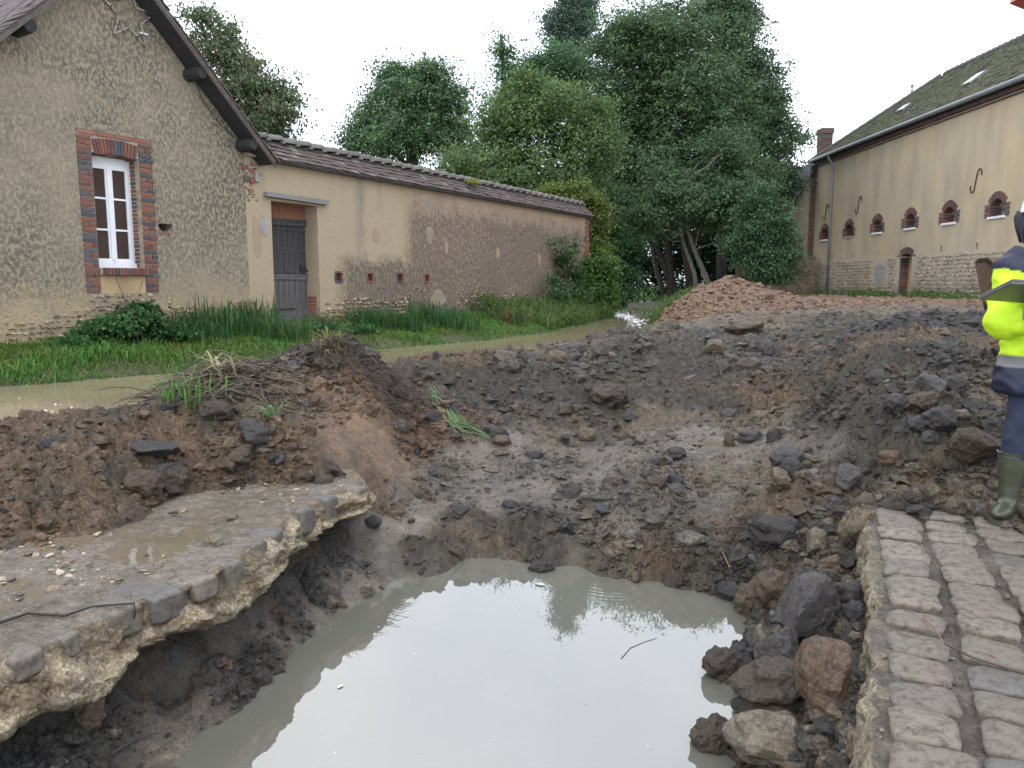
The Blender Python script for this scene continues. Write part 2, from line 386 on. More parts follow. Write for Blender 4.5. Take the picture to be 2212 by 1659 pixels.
# back bank of the pool
A('dark', -.33, (930, 1155), (975, 1133), (1050, 1126), (1130, 1124), (1200, 1140)); A('dark', -.40, (1245, 1165), (1290, 1178))
A('flat', -.49, (1312, 1192), (1318, 1180)); A('flat', -.44, (1305, 1165), (1290, 1150)); A('flat', -.38, (1240, 1130), (1250, 1115)); A('flat', -.33, (1200, 1105), (1260, 1100))
A('mixed', -.42, (1345, 1190), (1380, 1195)); A('dark', -.36, (1420, 1185), (1480, 1195), (1540, 1200)); A('dark', -.30, (1560, 1165), (1620, 1175), (1450, 1160)); A('dark', -.42, (1620, 1215), (1700, 1225))
A('dark', -.22, (1700, 1160), (1640, 1130)); A('dark', -.30, (1790, 1200), (1760, 1240)); A('dark', -.1, (1800, 1100), (1780, 1070), (1850, 1060)); A('black', -.32, (1840, 1200), (1800, 1260)); A('dark', -.16, (1850, 1110))
# rubble to the right of the pool
A('dark', -.38, (1720, 1330), (1700, 1400), (1690, 1480), (1680, 1560)); A('dark', -.30, (1790, 1320), (1780, 1400), (1760, 1500), (1760, 1600)); A('dark', -.25, (1840, 1310), (1830, 1400), (1830, 1500), (1820, 1600))
for (x, y) in ER[:-2]:
    Wd('dark', (x - .08, y, -.24)); Wd('dark', (x + .25, y - .1, -.16), (x + .9, y - .4, -.16), (x + 1.8, y - .8, -.16))
Wd('dark', (2.22, 5.02, -.04), (2.1, 4.9, -.12))
# mud flat
A('flat', -.31, (900, 1090), (960, 1100), (1060, 1095), (1140, 1095)); A('flat', -.26, (870, 1060), (940, 1050), (1040, 1045), (1130, 1050)); A('flat', -.18, (950, 1000), (1040, 990), (900, 1015)); A('flat', -.12, (980, 960), (1080, 970))
A('wet', -.22, (1150, 1030), (1230, 1040), (1330, 1060)); A('wet', -.16, (1200, 990), (1300, 1000), (1250, 970)); A('wet', -.30, (1330, 1110), (1400, 1120), (1480, 1110)); A('wet', -.2, (1420, 1050), (1500, 1060), (1580, 1080)); A('mixed', -.12, (1560, 1010), (1450, 1000), (1640, 1040)); A('mixed', -.05, (1700, 1010), (1680, 1060))
A('mixed', -.08, (1150, 940), (1230, 930), (1300, 925), (1200, 950)); A('wet', -.1, (1350, 960), (1430, 960)); A('flat', -.09, (1540, 965), (1600, 960), (1500, 940), (1560, 985)); A('mixed', -.02, (1640, 930), (1590, 915), (1450, 905), (1380, 905))
# far dam mound
A('dark', .0, (1010, 930), (1080, 925), (1060, 900)); A('dark', .04, (1180, 905), (1260, 895), (1330, 885)); A('dark', .25, (950, 850), (1040, 850), (1130, 845), (1220, 840), (1300, 835)); A('dark', .40, (960, 810), (1060, 805), (1160, 800), (1260, 790)); A('brown', .50, (890, 775), (960, 772), (1040, 770)); A('mixed', .50, (1110, 765), (1180, 752)); A('dark', .53, (1250, 742), (1300, 738)); A('mixed', .58, (1350, 728), (1390, 712))
A('dark', .12, (1400, 870), (1480, 870), (1560, 870)); A('dark', .3, (1400, 810), (1490, 810), (1580, 820)); A('dark', .48, (1400, 765), (1500, 765), (1600, 770)); A('dark', .6, (1450, 730), (1560, 728), (1660, 735)); A('mixed', .68, (1440, 706), (1520, 700), (1620, 700), (1700, 705))
A('brown', .15, (1640, 860), (1700, 870)); A('dark', .35, (1700, 800), (1660, 790)); A('dark', .52, (1750, 755), (1700, 745))
for (x, y, z) in [gz(890, 775, .5), gz(1040, 770, .5), gz(1180, 752, .5), gz(1300, 738, .53)]: Wd('brown', (x - .25, y + .8, .12)); Wd('bed', (x - .6, y + 1.8, -.1))
# left mounds
A('brown', .03, (0, 1150), (100, 1140), (200, 1128), (300, 1080), (400, 1050), (520, 1032), (620, 1028), (700, 1035)); Wd('brown', (-3.6, 4.0, .05), (-4.4, 3.8, .1), (-4.4, 4.8, .5))
A('brown', .22, (0, 1050), (120, 1040), (240, 1020), (340, 990), (440, 970)); A('brown', .36, (40, 965), (160, 960), (280, 940), (380, 920)); A('brown', .45, (0, 915), (90, 908), (190, 905), (290, 890), (380, 872))
A('brown', .15, (540, 990), (620, 985)); A('brown', .3, (480, 950), (560, 940)); A('mixed', .45, (500, 880))
AD('brown', (620, 930, 5.6)); AD('mixed', (600, 895, 5.8), (660, 900, 5.9), (610, 850, 6.0))
AD('face', (700, 940, 5.75), (700, 870, 6.1), (760, 930, 6.0), (780, 850, 6.45), (820, 850, 6.6), (830, 930, 6.25), (860, 950, 6.45), (740, 1020, 5.45), (820, 1005, 5.85), (885, 1000, 6.2))
A('brown', -.2, (810, 1060), (880, 1040)); A('flat', -.16, (925, 1000))
AD('root', (450, 822, 6.0), (520, 798, 6.25), (580, 790, 6.35), (640, 768, 6.5), (690, 742, 6.75), (735, 735, 6.85), (790, 765, 7.0), (830, 800, 7.1), (870, 845, 7.2), (700, 800, 6.5), (985, 890, 7.35))
AD('orange', (915, 880, 7.0), (940, 925, 6.75), (900, 940, 6.7)); A('orange', -.08, (1000, 945))
CREST1 = [gz(0, 915, .45), gz(190, 905, .45), gz(380, 872, .45), gd(520, 798, 6.25), gd(640, 768, 6.5), gd(735, 735, 6.85)]
for x, y, z in CREST1: Wd('brown', (x - .25, y + .75, .16)); Wd('bed', (x - .5, y + 1.5, -.1))
x, y, z = gd(830, 800, 7.1); Wd('root', (x + .3, y + .7, .5))
# right big mound
A('mixed', .03, (1900, 1075), (2000, 1085), (2100, 1095), (2200, 1100)); A('dark', .0, (2000, 1110), (2100, 1118)); A('wet', -.0, (1800, 1030), (1760, 990)); A('dark', .10, (1850, 980), (1950, 1020), (2060, 1040)); A('dark', .28, (1860, 920), (1960, 950), (2060, 960), (2160, 980)); A('dark', .45, (1860, 860), (1960, 880), (2080, 890), (2180, 900)); A('dark', .62, (1880, 800), (2000, 810), (2120, 820)); A('brown', .76, (1850, 755), (1950, 750), (2040, 745), (2130, 750)); A('dark', .2, (1780, 900)); A('dark', .4, (1790, 830)); A('dark', .6, (1800, 775)); A('brown', .8, (2250, 760))
Wd('mixed', (2.9, 5.0, .03), (3.6, 4.6, .04), (4.4, 4.4, .08), (4.6, 5.6, .5), (3.6, 5.6, .35), (5.5, 6.5, .7), (3.2, 4.0, -.05), (4.2, 3.2, -.1))
# dark pile, mid ground, orange spoil
A('dark', .55, (1820, 735)); A('black', .74, (1900, 725), (2000, 728), (2100, 735)); A('black', .93, (1920, 697), (2000, 687), (2080, 683), (2140, 688)); A('dark', .72, (1800, 715), (1760, 700)); A('mixed', .82, (1850, 672), (1750, 676), (1950, 668), (2060, 668)); A('orange', .85, (1700, 660), (1800, 655), (1900, 652), (2000, 655), (2110, 657))
hx, hy = gd(1565, 605, 20)[:2]
Wd('orange', (hx, hy, 1.50), (hx + .5, hy - .2, 1.38), (hx - .6, hy - .3, 1.25), (hx + 1.1, hy, 1.12), (hx - 1.1, hy - .4, 1.02), (hx - 1.55, hy - .8, .75), (hx - 2.3, hy - .9, .12), (hx + 2, hy, .85), (hx + 3, hy, .82), (hx, hy - 2, .85), (hx, hy + 2, .8), (hx - .9, hy + 1.6, .6), (hx + 1.5, hy + 2.0, .75), (hx + .3, hy - 1, 1.15), (hx - 1.2, hy - 2.2, .65))
Wd('mixed', (3.2, 14.6, .5), (4.2, 16.3, .66), (5.5, 15.5, .72), (7, 16, .74))
for yy, xx in ((22, 11), (26, 12), (30, 12), (24, 14.5), (30, 15.2), (36, 15), (20, 14), (18, 12)): Wd('orange', (xx, yy, .78))
Wd('grass', (15.8, 26, .72), (15.8, 32, .72), (15.8, 38, .72), (14, 40, .72), (11, 36, .7), (9, 30, .72), (8, 38, .62), (12, 45, .7), (16.5, 20, .8), (18, 14, .8), (9, 12, .8))
# stream bed and left bank
Wd('bed', (-5.6, 7.5, -.1), (-4.0, 8.4, -.1), (-3, 10, -.1), (-1.5, 11.5, -.1), (0, 13, -.1), (1.8, 15.5, -.1), (2.6, 19.5, -.1), (3.4, 22, -.1), (4.1, 26, -.1), (4.7, 30, -.1), (5.6, 37, -.1), (6.5, 46, -.1), (-8, 6, -.1), (-4.2, 6.6, 0), (1.3, 11.5, .1), (2.9, 17.3, .0), (2.6, 22, .0), (3.8, 26.5, -.1), (3.6, 24.3, -.1), (3.4, 22.8, -.1), (4.3, 24.5, -.1), (4.7, 27.5, -.1), (3.1, 20.6, -.1), (3.0, 18.7, 0), (3.35, 19.9, -.05), (3.8, 21.4, -.05), (5.3, 30, -.1))
for (px, py) in ((-250, 868), (-120, 850), (0, 836), (100, 828), (200, 818), (320, 810), (420, 802), (540, 790), (660, 775), (760, 763), (850, 752), (930, 745), (1010, 738), (1090, 730), (1180, 719), (1250, 703), (1290, 690)):
    x, y, z = gz(px, py, .25); Wd('grass', (x, y, .25), (x - .25, y + .25, .36))
U = Vector((.5017, .865)); INW = Vector((-.865, .5017)); O0 = Vector((-3.93, 14.4))
def WP(u, off, z=0):  # point on the left wall plane; off > 0 is towards the stream
    p = O0 + U * u - INW * off; return (p.x, p.y, z)
for u in range(-12, 14, 2):
    g = .57 if u < -3 else .62
    if u > 6: g = .7
    Wd('grass', WP(u, 0, g), WP(u, .5, g - .05), WP(u, -2, .6), WP(u, 1.1, g - .18 - (.2 if u > 11 else 0)))
Wd('grass', (2.4, 27.5, .5), (1.9, 32, .5), (3.2, 40, .5), (4, 50, .6), (-4, 32, .6), (-10, 30, .7), (9, 50, .65))
X0 = np.array([c[:3] for c in CP]); KN = [c[3] for c in CP]
Kc = np.array([KIND[k][0] for k in KN]); Ka = np.array([KIND[k][1] for k in KN]); Kw = np.array([KIND[k][2] for k in KN])
EPS = .06
def ker(px, py, qx, qy): return np.sqrt((px[:, None] - qx[None]) ** 2 + (py[:, None] - qy[None]) ** 2 + EPS ** 2)
Kmat = -ker(X0[:, 0], X0[:, 1], X0[:, 0], X0[:, 1]) + .035 * np.eye(len(X0))
n = len(X0); Pm = np.ones((n, 1)); AA = np.block([[Kmat - .02 * np.eye(n) * 0 , Pm], [Pm.T, np.zeros((1, 1))]])
sol = np.linalg.solve(AA, np.concatenate([X0[:, 2], [0]]))
def base_h(x, y):
    out = np.empty(len(x))
    for i in range(0, len(x), 20000):
        out[i:i + 20000] = -ker(x[i:i + 20000], y[i:i + 20000], X0[:, 0], X0[:, 1]) @ sol[:-1] + sol[-1]
    return out
def attr_at(x, y):
    s = .06 + .03 * y
    wx = x + fbm(x * 2.2, y * 2.2, 4, 31) * .30 * np.clip(y / 6, .5, 3); wy = y + fbm(x * 2.2, y * 2.2, 4, 41) * .35 * np.clip(y / 6, .5, 3)
    col = np.empty((len(x), 3)); am = np.empty(len(x)); we = np.empty(len(x))
    for i in range(0, len(x), 20000):
        sl_ = slice(i, i + 20000)
        d2 = (wx[sl_][:, None] - X0[None, :, 0]) ** 2 + (wy[sl_][:, None] - X0[None, :, 1]) ** 2
        wt = 1 / (d2 + .01) ** 2.2; wt /= wt.sum(1, keepdims=True)
        col[sl_] = wt @ Kc; am[sl_] = wt @ Ka; we[sl_] = wt @ Kw
    return col, am, we
def build_terrain():
    rows = []; d = .55
    while d < 420:
        rows.append(d)
        d += (.03 if d < 2 else (.0125) if d < 3 else .014 if d < 6 else .022 if d < 10 else .045 if d < 16 else .07 if d < 26 else .4 if d < 60 else 12)
    rows = np.array(rows)
    cols = np.concatenate([np.linspace(-1.6, -.78, 24)[:-1], np.linspace(-.78, .78, 560), np.linspace(.78, 1.6, 24)[1:]])
    Y, K = np.meshgrid(rows, cols, indexing='ij'); X = K * (Y + .5); x = X.ravel(); y = Y.ravel()
    h = base_h(x, y)
    far = smoothstep(48, 75, y); h = h * (1 - far) + .62 * far
    far2 = smoothstep(12, 30, np.abs(x) - y * .35); h = h * (1 - far2) + .65 * far2
    h = np.where(y > 90, .62 + (y - 90) * .002, h)
    col, am, wet = attr_at(x, y)
    # clods: several sizes of rounded lumps, ragged by fine noise
    wx = x + fbm(x * 6, y * 6, 5, 3, .65) * .11; wy = y + fbm(x * 6, y * 6, 5, 4, .65) * .11
    f1, i1 = worley(wx * 3.1, wy * 3.1, 1); f2, i2 = worley(wx * 7.5, wy * 7.5, 2); f3, i3 = worley(wx * 17, wy * 17, 3)
    lump = lambda f: np.sqrt(np.clip(1 - f * f * 1.35, 0, 1))
    big = fbm(x * 1.3, y * 1.3, 4, 8)
    rg = 1 - np.abs(fbm(x * 6, y * 6, 4, 12, .6)) * 2
    rg2 = 1 - np.abs(fbm(x * 15 + 3, y * 13, 4, 19, .65)) * 2
    det = .060 * big + .115 * (lump(f1) - .6) * (i1 > .5) + .075 * (lump(f2) - .6) * (i2 > .4) + .030 * (lump(f3) - .5) * (i3 > .3) + .055 * (rg - .6) + .036 * (rg2 - .6) + .022 * fbm(x * 36, y * 36, 3, 15, .75)
    a2 = am * np.clip(1 + (y - 14) * .02, 1, 1.6)
    fl = fbm(x * 2.5, y * 2.5, 4, 51)
    h2 = h + det * a2 * np.clip(am * 1.1, .25, 1) + (.022 * fl + .007 * fbm(x * 22, y * 22, 3, 53)) * (1 - am)
    # tint patches and stones' dust
    tn = fbm(x * 3, y * 3, 5, 61); ochre = smoothstep(.18, .5, tn) * smoothstep(.4, .8, am) * .45
    col = col * (1 - ochre[:, None]) + np.array((.20, .115, .06)) * ochre[:, None]
    dk = smoothstep(.0, .45, fbm(x * 3.3, y * 3.3, 6, 71, .6)) * .62; dk *= (col[:, 0] < .2)
    col = col * (1 - dk[:, None]) + np.array((.040, .036, .028)) * dk[:, None]
    V = np.stack([x, y, h2], 1); nr, nc = X.shape
    idx = np.arange(nr * nc).reshape(nr, nc)
    F = np.stack([idx[:-1, :-1], idx[:-1, 1:], idx[1:, 1:], idx[1:, :-1]], -1).reshape(-1, 4)
    me = mesh_np('muddy_ground', V, F, col, True, {'wet': wet, 'lumpy': np.clip(am, 0, 1)})
    put('muddy_ground', me, M_mud, kind='structure')
    return rows, cols, h2.reshape(nr, nc), col.reshape(nr, nc, 3), am.reshape(nr, nc)
T_rows, T_cols, T_H, T_C, T_A = build_terrain()
def tidx(x, y):
    x = np.atleast_1d(np.asarray(x, float)); y = np.atleast_1d(np.asarray(y, float))
    i = np.clip(np.searchsorted(T_rows, y) - 1, 0, len(T_rows) - 2); k = x / (y + .5)
    j = np.clip(np.searchsorted(T_cols, k) - 1, 0, len(T_cols) - 2)
    return i, j, np.clip((y - T_rows[i]) / (T_rows[i + 1] - T_rows[i]), 0, 1), np.clip((k - T_cols[j]) / (T_cols[j + 1] - T_cols[j]), 0, 1)
def th(x, y):
    i, j, a, b = tidx(x, y)
    return (T_H[i, j] * (1 - a) + T_H[i + 1, j] * a) * (1 - b) + (T_H[i, j + 1] * (1 - a) + T_H[i + 1, j + 1] * a) * b
def H1(x, y): return float(th(x, y)[0])
def hit(px, py, zmin=-9):
    """where the line of sight meets the ground (for finding real positions)"""
    r = ray(px, py); t = np.concatenate([np.arange(1.0, 12, .01), np.arange(12, 60, .05)])
    z = CAMH + r[2] * t; h = np.maximum(th(r[0] * t, r[1] * t), zmin)
    k = np.argmax(z < h); t = t[k]
    return r[0] * t, r[1] * t, float(h[k])
# mesh sheet helper
def sheet(name, poly, z, mat, **kw):
    bm = bmesh.new(); vs = [bm.verts.new((p[0], p[1], z)) for p in poly]; bm.faces.new(vs); bmesh.ops.triangulate(bm, faces=bm.faces)
    bmesh.ops.recalc_face_normals(bm, faces=bm.faces)
    for f in bm.faces:
        if f.normal.z < 0: f.normal_flip()
    me = bpy.data.meshes.new(name); bm.to_mesh(me); bm.free(); return put(name, me, mat, **kw)
ring = gz(1325, 1240, -.55)
M_pool = m_water('pool_water', (.125, .122, .10), 3, .025, .02, ring=ring, ior=2.35)
M_stream = m_water('stream_water', (.235, .19, .125), 6, .22, .012, mapscale=(1, .55, 1), rough=.03)
sheet('pool_water', [(-1.9, .5), (.9, .5), (1.0, 2.2), (1.55, 3.3), (1.9, 4.3), (1.8, 5.0), (1.0, 5.42), (.3, 5.5), (-.7, 5.4), (-1.1, 4.7), (-1.35, 4.0), (-1.55, 3.2), (-1.75, 2.5)], -.55, M_pool, kind='structure')
crest = CREST1 + [gz(890, 775, .5), gz(1040, 770, .5), gz(1180, 752, .5), gz(1300, 738, .53), gz(1390, 712, .58)]
sheet('stream_water', [(-14, 3), (-4.6, 4.8)] + [(c[0], c[1] + .12) for c in crest] + [(3.3, 14.5), (4.6, 18), (5.2, 23), (7.5, 32), (9.5, 50), (9, 62), (0, 62), (-4, 30), (-12, 16), (-22, 8)], .25, M_stream, kind='structure')

# ------------------------------------------------------------------ generic rock / clod shapes
def ico(sub):
    bm = bmesh.new(); bmesh.ops.create_icosphere(bm, subdivisions=sub, radius=1)
    V = np.array([v.co[:] for v in bm.verts]); F = np.array([[v.index for v in f.verts] for f in bm.faces]); bm.free(); return V, F
ICO = {k: ico(k) for k in (1, 2, 3, 4)}
def rock_shape(sub, seed, chops=9, nz=.06, lump=.0, rmin=.62):
    r = np.random.default_rng(seed); V, F = ICO[sub]; V = V.copy(); rad = np.ones(len(V))
    for _ in range(chops):
        d = r.normal(size=3); d /= np.linalg.norm(d); k = r.uniform(rmin, .92); dt = V @ d
        rad = np.minimum(rad, np.where(dt > .05, k / np.maximum(dt, .05), 9))
    off = r.uniform(0, 50, 3)
    if nz or lump:
        nn = np.array([mn.fractal(Vector(v * 3.2 + off), 1, 2, 4) for v in V]); rad = rad + nz * nn
        if lump: rad = rad + lump * np.array([mn.noise(Vector(v * 2.1 + off)) for v in V])
    return V * rad[:, None]
def octa(seed):
    r = np.random.default_rng(seed); V = np.array([(1, 0, 0), (-1, 0, 0), (0, 1, 0), (0, -1, 0), (0, 0, 1), (0, 0, -1.)]); return V * r.uniform(.7, 1.2, (6, 1)) + r.normal(size=(6, 3)) * .16
OCF = np.array([(0, 2, 4), (2, 1, 4), (1, 3, 4), (3, 0, 4), (2, 0, 5), (1, 2, 5), (3, 1, 5), (0, 3, 5)])
OC = [octa(i) for i in range(24)]
CL1 = [rock_shape(2, 100 + i, 5, .55, .30) for i in range(24)]; CL0 = [rock_shape(1, 200 + i, 3, .25, .3) for i in range(18)]
def scatter(name, P, S, col, mat, big=False, flat=.75, parent=None, shapes=None, **kw):
    """P (n,3) positions, S (n) sizes: one joined mesh of irregular lumps"""
    shp = CL1 if big is True else OC if big is None else CL0; F0 = ICO[2][1] if big is True else OCF if big is None else ICO[1][1]; n = len(P); nv = len(shp[0])
    Vs = np.stack(shp)[rng.integers(0, len(shp), n)]
    a = rng.uniform(0, 6.28, n); b = rng.uniform(-.6, .6, n); ca, sa, cb, sb = np.cos(a), np.sin(a), np.cos(b), np.sin(b)
    Vs = Vs * np.stack([rng.uniform(.8, 1.35, n), rng.uniform(.7, 1.1, n), rng.uniform(.5, 1, n) * flat * 1.2], 1)[:, None, :]
    x, y, z = Vs[..., 0], Vs[..., 1], Vs[..., 2]
    y, z = y * cb[:, None] - z * sb[:, None], y * sb[:, None] + z * cb[:, None]
    x, y = x * ca[:, None] - y * sa[:, None], x * sa[:, None] + y * ca[:, None]
    V = np.stack([x, y, z], -1) * S[:, None, None] + P[:, None, :]
    F = F0[None] + (np.arange(n) * nv)[:, None, None]
    me = mesh_np(name, V.reshape(-1, 3), F.reshape(-1, 3), np.repeat(col, nv, 0) * (1 if big is not True else rng.uniform(.6, 1.4, (n * nv, 1))), False, {'wet': np.full(n * nv, .8), 'lumpy': np.full(n * nv, 1.)})
    return put(name, me, mat, parent, **kw)

# ------------------------------------------------------------------ the two broken pavements
def polyline(pts, step):
    p = np.array(pts, float); seg = np.linalg.norm(np.diff(p, axis=0), axis=1); s = np.r_[0, np.cumsum(seg)]
    t = np.arange(0, s[-1], step); return t, np.stack([np.interp(t, s, p[:, 0]), np.interp(t, s, p[:, 1])], 1)
def slab(name, edge, inward, width, prof, fcol, tcol, seed, zscale, under=True, step=.016, amp=1.0):
    t, E = polyline(edge, step); ns = len(t)
    jag = .030 * fbm(t * 3.3, t * 0 + seed, 4, seed) + .02 * fbm(t * 11, t * 0, 3, seed + 1)
    T = np.gradient(E, axis=0); T /= np.linalg.norm(T, axis=1)[:, None]
    k = np.ones(25) / 25; T = np.stack([np.convolve(np.pad(T[:, i], 12, 'edge'), k, 'valid') for i in (0, 1)], 1)
    N = np.stack([T[:, 1], -T[:, 0]], 1); N *= np.sign((N @ -np.array(inward)))[:, None]  # outward
    inw = np.array(inward) / np.linalg.norm(inward)
    tops = -np.r_[np.linspace(width, .45, int((width - .45) / .03)), np.linspace(.44, .015, 42)]
    rows = []; cols = []; wets = []
    for o in tops:
        P = E + inw * -o; z = .012 * fbm(P[:, 0] * 3, P[:, 1] * 3, 4, seed + 2) + .004 * fbm(P[:, 0] * 28, P[:, 1] * 28, 3, seed + 3) - .004 + (.016 * smoothstep(-.55, -.22, np.array([o]))[0] if seed == 5 else 0)
        P = P + N * jag[:, None] * max(0, 1 + o * 4)
        rows.append(np.c_[P, z]); a = smoothstep(-.1, .35, fbm(P[:, 0] * 2.4, P[:, 1] * 2.4, 4, seed + 4))[:, None]
        c = np.array(tcol[0]) * (1 - a) + np.array(tcol[1]) * a
        if o > -.12:
            e = smoothstep(-.12, 0, np.array([o]))[0] * smoothstep(-.2, .3, fbm(P[:, 0] * 9, P[:, 1] * 9, 3, seed + 6))[:, None] * .7; c = c * (1 - e) + np.array(fcol[0]) * e
        cols.append(c); wets.append(np.full(ns, 1.0))
    pr = np.array(prof); ss = np.r_[0, np.cumsum(np.linalg.norm(np.diff(pr, axis=0), axis=1))]; q = np.arange(0, ss[-1], .011)
    for v in q:
        o = np.interp(v, ss, pr[:, 0]); z = np.interp(v, ss, pr[:, 1]) * np.interp(t, [0, t[-1]], zscale)
        f = (.5 - np.abs(fbm(t * 5, v * 7 + 0 * t, 5, seed + 8, .6)) * 1.6) * .075 + fbm(t * 2.6, v * 3 + 0 * t, 3, seed + 9) * .07 + fbm(t * 32, v * 34 + 0 * t, 3, seed + 10) * .014
        f = f * min(1, v / .06) * amp; zz = z + .5 * fbm(t * 6, v * 6 + 5 + 0 * t, 4, seed + 11) * .05 * min(1, v / .05)
        zz = zz + .09 * fbm(t * 2.2, t * 0 + 3, 3, seed + 12) * smoothstep(.1, .3, np.array([v]))[0]
        rows.append(np.c_[E + N * (jag + o + f)[:, None], zz])
        a = smoothstep(-.25, .35, fbm(t * 8, v * 10 + 0 * t, 4, seed + 13))[:, None]; c = np.array(fcol[0]) * (1 - a) + np.array(fcol[1]) * a; c = c * (1 + .5 * fbm(t * 40, v * 44 + 0 * t, 3, seed + 21, .7))[:, None]
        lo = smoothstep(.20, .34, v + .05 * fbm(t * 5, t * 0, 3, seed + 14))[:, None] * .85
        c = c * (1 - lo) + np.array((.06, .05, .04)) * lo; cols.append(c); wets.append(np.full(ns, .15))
    V = np.concatenate(rows); c = np.concatenate(cols); nr = len(rows); idx = np.arange(nr * ns).reshape(nr, ns)
    F = np.stack([idx[:-1, :-1], idx[:-1, 1:], idx[1:, 1:], idx[1:, :-1]], -1).reshape(-1, 4)
    me = mesh_np(name, V, F, c, True, {'wet': np.concatenate(wets), 'lumpy': np.clip(1.0 - np.concatenate(wets) * .65, 0, 1)})
    return put(name, me, M_mud, kind='structure'), t, E, N
INL = np.array((-.94, .34))
broken, tL, EDL, NDL = slab('broken_pavement', EL, INL, 3.0, [(0, -.004), (.012, -.03), (.02, -.08), (.045, -.13), (.075, -.17), (.05, -.22), (-.02, -.26), (-.15, -.275), (-.5, -.28), (-.8, -.28)],
    ((.24, .175, .10), (.46, .38, .25)), ((.19, .155, .115), (.26, .22, .175)), 5, (1.15, .72))
M_cobble = brick_mat('cobblestone', [(0, (.125, .106, .078)), (.2, (.165, .136, .10)), (.4, (.145, .112, .085)), (.6, (.095, .087, .075)), (.8, (.12, .10, .076))], .9)
_t = M_cobble.node_tree; _b = _t.nodes['Principled BSDF']; _src = _b.inputs['Base Color'].links[0].from_socket
_tc = _t.nodes.new('ShaderNodeTexCoord'); _n = _t.nodes.new('ShaderNodeTexNoise'); _n.inputs['Scale'].default_value = 24; _n.inputs['Detail'].default_value = 9; _n.inputs['Roughness'].default_value = .78
_g = _t.nodes.new('ShaderNodeNewGeometry'); _t.links.new(_g.outputs['Position'], _n.inputs['Vector'])
_r = _t.nodes.new('ShaderNodeValToRGB'); _r.color_ramp.elements[0].position = .47; _r.color_ramp.elements[0].color = (0, 0, 0, 1); _r.color_ramp.elements[1].position = .62; _r.color_ramp.elements[1].color = (1, 1, 1, 1); _t.links.new(_n.outputs['Fac'], _r.inputs['Fac'])
_m = _t.nodes.new('ShaderNodeMix'); _m.data_type = 'RGBA'; _m.inputs[7].default_value = (.055, .044, .034, 1); _t.links.new(_r.outputs['Color'], _m.inputs['Factor']); _t.links.new(_src, _m.inputs[6]); _t.links.new(_m.outputs[2], _b.inputs['Base Color'])
_rr = _t.nodes.new('ShaderNodeValToRGB'); _rr.color_ramp.elements[0].position = .35; _rr.color_ramp.elements[0].color = (.3, .3, .3, 1); _rr.color_ramp.elements[1].position = .62; _rr.color_ramp.elements[1].color = (.7, .7, .7, 1); _t.links.new(_n.outputs['Fac'], _rr.inputs['Fac']); _t.links.new(_rr.outputs['Color'], _b.inputs['Roughness'])
def cobble_mesh(seed, lx=.5, ly=.5, lz=.5, n=7):
    """pillow-topped sett, unit box"""
    r = np.random.default_rng(seed); bm = bmesh.new(); bmesh.ops.create_cube(bm, size=1)
    bmesh.ops.subdivide_edges(bm, edges=bm.edges[:], cuts=n, use_grid_fill=True)
    off = Vector(r.uniform(0, 40, 3)); sk = r.uniform(-.06, .06, 4)
    for v in bm.verts:
        p = v.co; e = max(abs(p.x), abs(p.y)); px, py, pz = abs(p.x) * 2, abs(p.y) * 2, (p.z + .5)
        q = max(0, px - .62) / .38; w_ = max(0, py - .62) / .38
        if p.z > 0: p.z -= .10 * (q ** 2.4 + w_ ** 2.4) * (pz) ** 2 - .0
        c = q * w_; p.x *= 1 - .10 * c; p.y *= 1 - .10 * c
        p.x += sk[0] * p.y + .045 * mn.noise(p * 3 + off); p.y += sk[1] * p.x + .045 * mn.noise(p * 3 + off + Vector((9, 0, 0)))
        p.z += .05 * mn.noise(p * 4.5 + off) + .025 * mn.noise(p * 13 + off)
    me = bpy.data.meshes.new('cobblestone'); bm.to_mesh(me); bm.free()
    me.polygons.foreach_set('use_smooth', [True] * len(me.polygons)); me.materials.append(M_cobble); return me
CB = [cobble_mesh(i) for i in range(12)]
def sett(parent, x, y, z, lx, ly, lz, rz, tilt=.0):
    o = bpy.data.objects.new('cobblestone', CB[rng.integers(0, len(CB))]); C.objects.link(o); o.parent = parent
    o.location = (x, y, z - lz / 2); o.scale = (lx, ly, lz); o.rotation_euler = (rng.normal() * tilt, rng.normal() * tilt, rz); return o
# setts standing in the broken edge on the left: (px, py of the face centre, width px, height px)
angL = math.atan2(.33, .94) * 0
for (px, py, wpx, hpx) in [(127, 1394, 40, 34), (255, 1344, 84, 62), (353, 1311, 82, 60), (420, 1272, 60, 44), (486, 1250, 46, 74), (540, 1196, 50, 40), (586, 1172, 50, 44), (656, 1128, 60, 56), (700, 1104, 40, 58), (748, 1086, 48, 68), (60, 1430, 60, 30)]:
    g = gz(px, py - hpx * .45, 0); d2 = (EDL[:, 0] - g[0]) ** 2 + (EDL[:, 1] - g[1]) ** 2; k = int(np.argmin(d2)); r_ = math.hypot(g[0], g[1])
    W_ = wpx * r_ / FPX; Hh = hpx * r_ / FPX * .95; a = math.atan2(NDL[k][1], NDL[k][0])
    o = sett(broken, EDL[k][0] - NDL[k][0] * .055, EDL[k][1] - NDL[k][1] * .055, .017, .17, W_ * 1.0, max(Hh, .08) * .85 + .02, a + rng.normal() * .09, .07)
for i in range(20):
    s_ = rng.uniform(.5, 4.6); k = int(s_ / .016) % len(EDL); o_ = rng.choice([.19, .40, .62, .85]); P = EDL[k] + INL * o_
    sett(broken, P[0], P[1], (.012 if o_ < .3 else 0) + rng.uniform(-.004, .005), .18, .20, .1, math.atan2(NDL[k][1], NDL[k][0]) + rng.normal() * .05, .015)
M_puddle = m_water('puddle_water', (.135, .110, .074), 9, .06, .01, ior=1.9)
pe = [tuple(EDL[i] + INL * (.22 + .1 * math.sin(i * .05))) for i in range(45, 225, 9)]
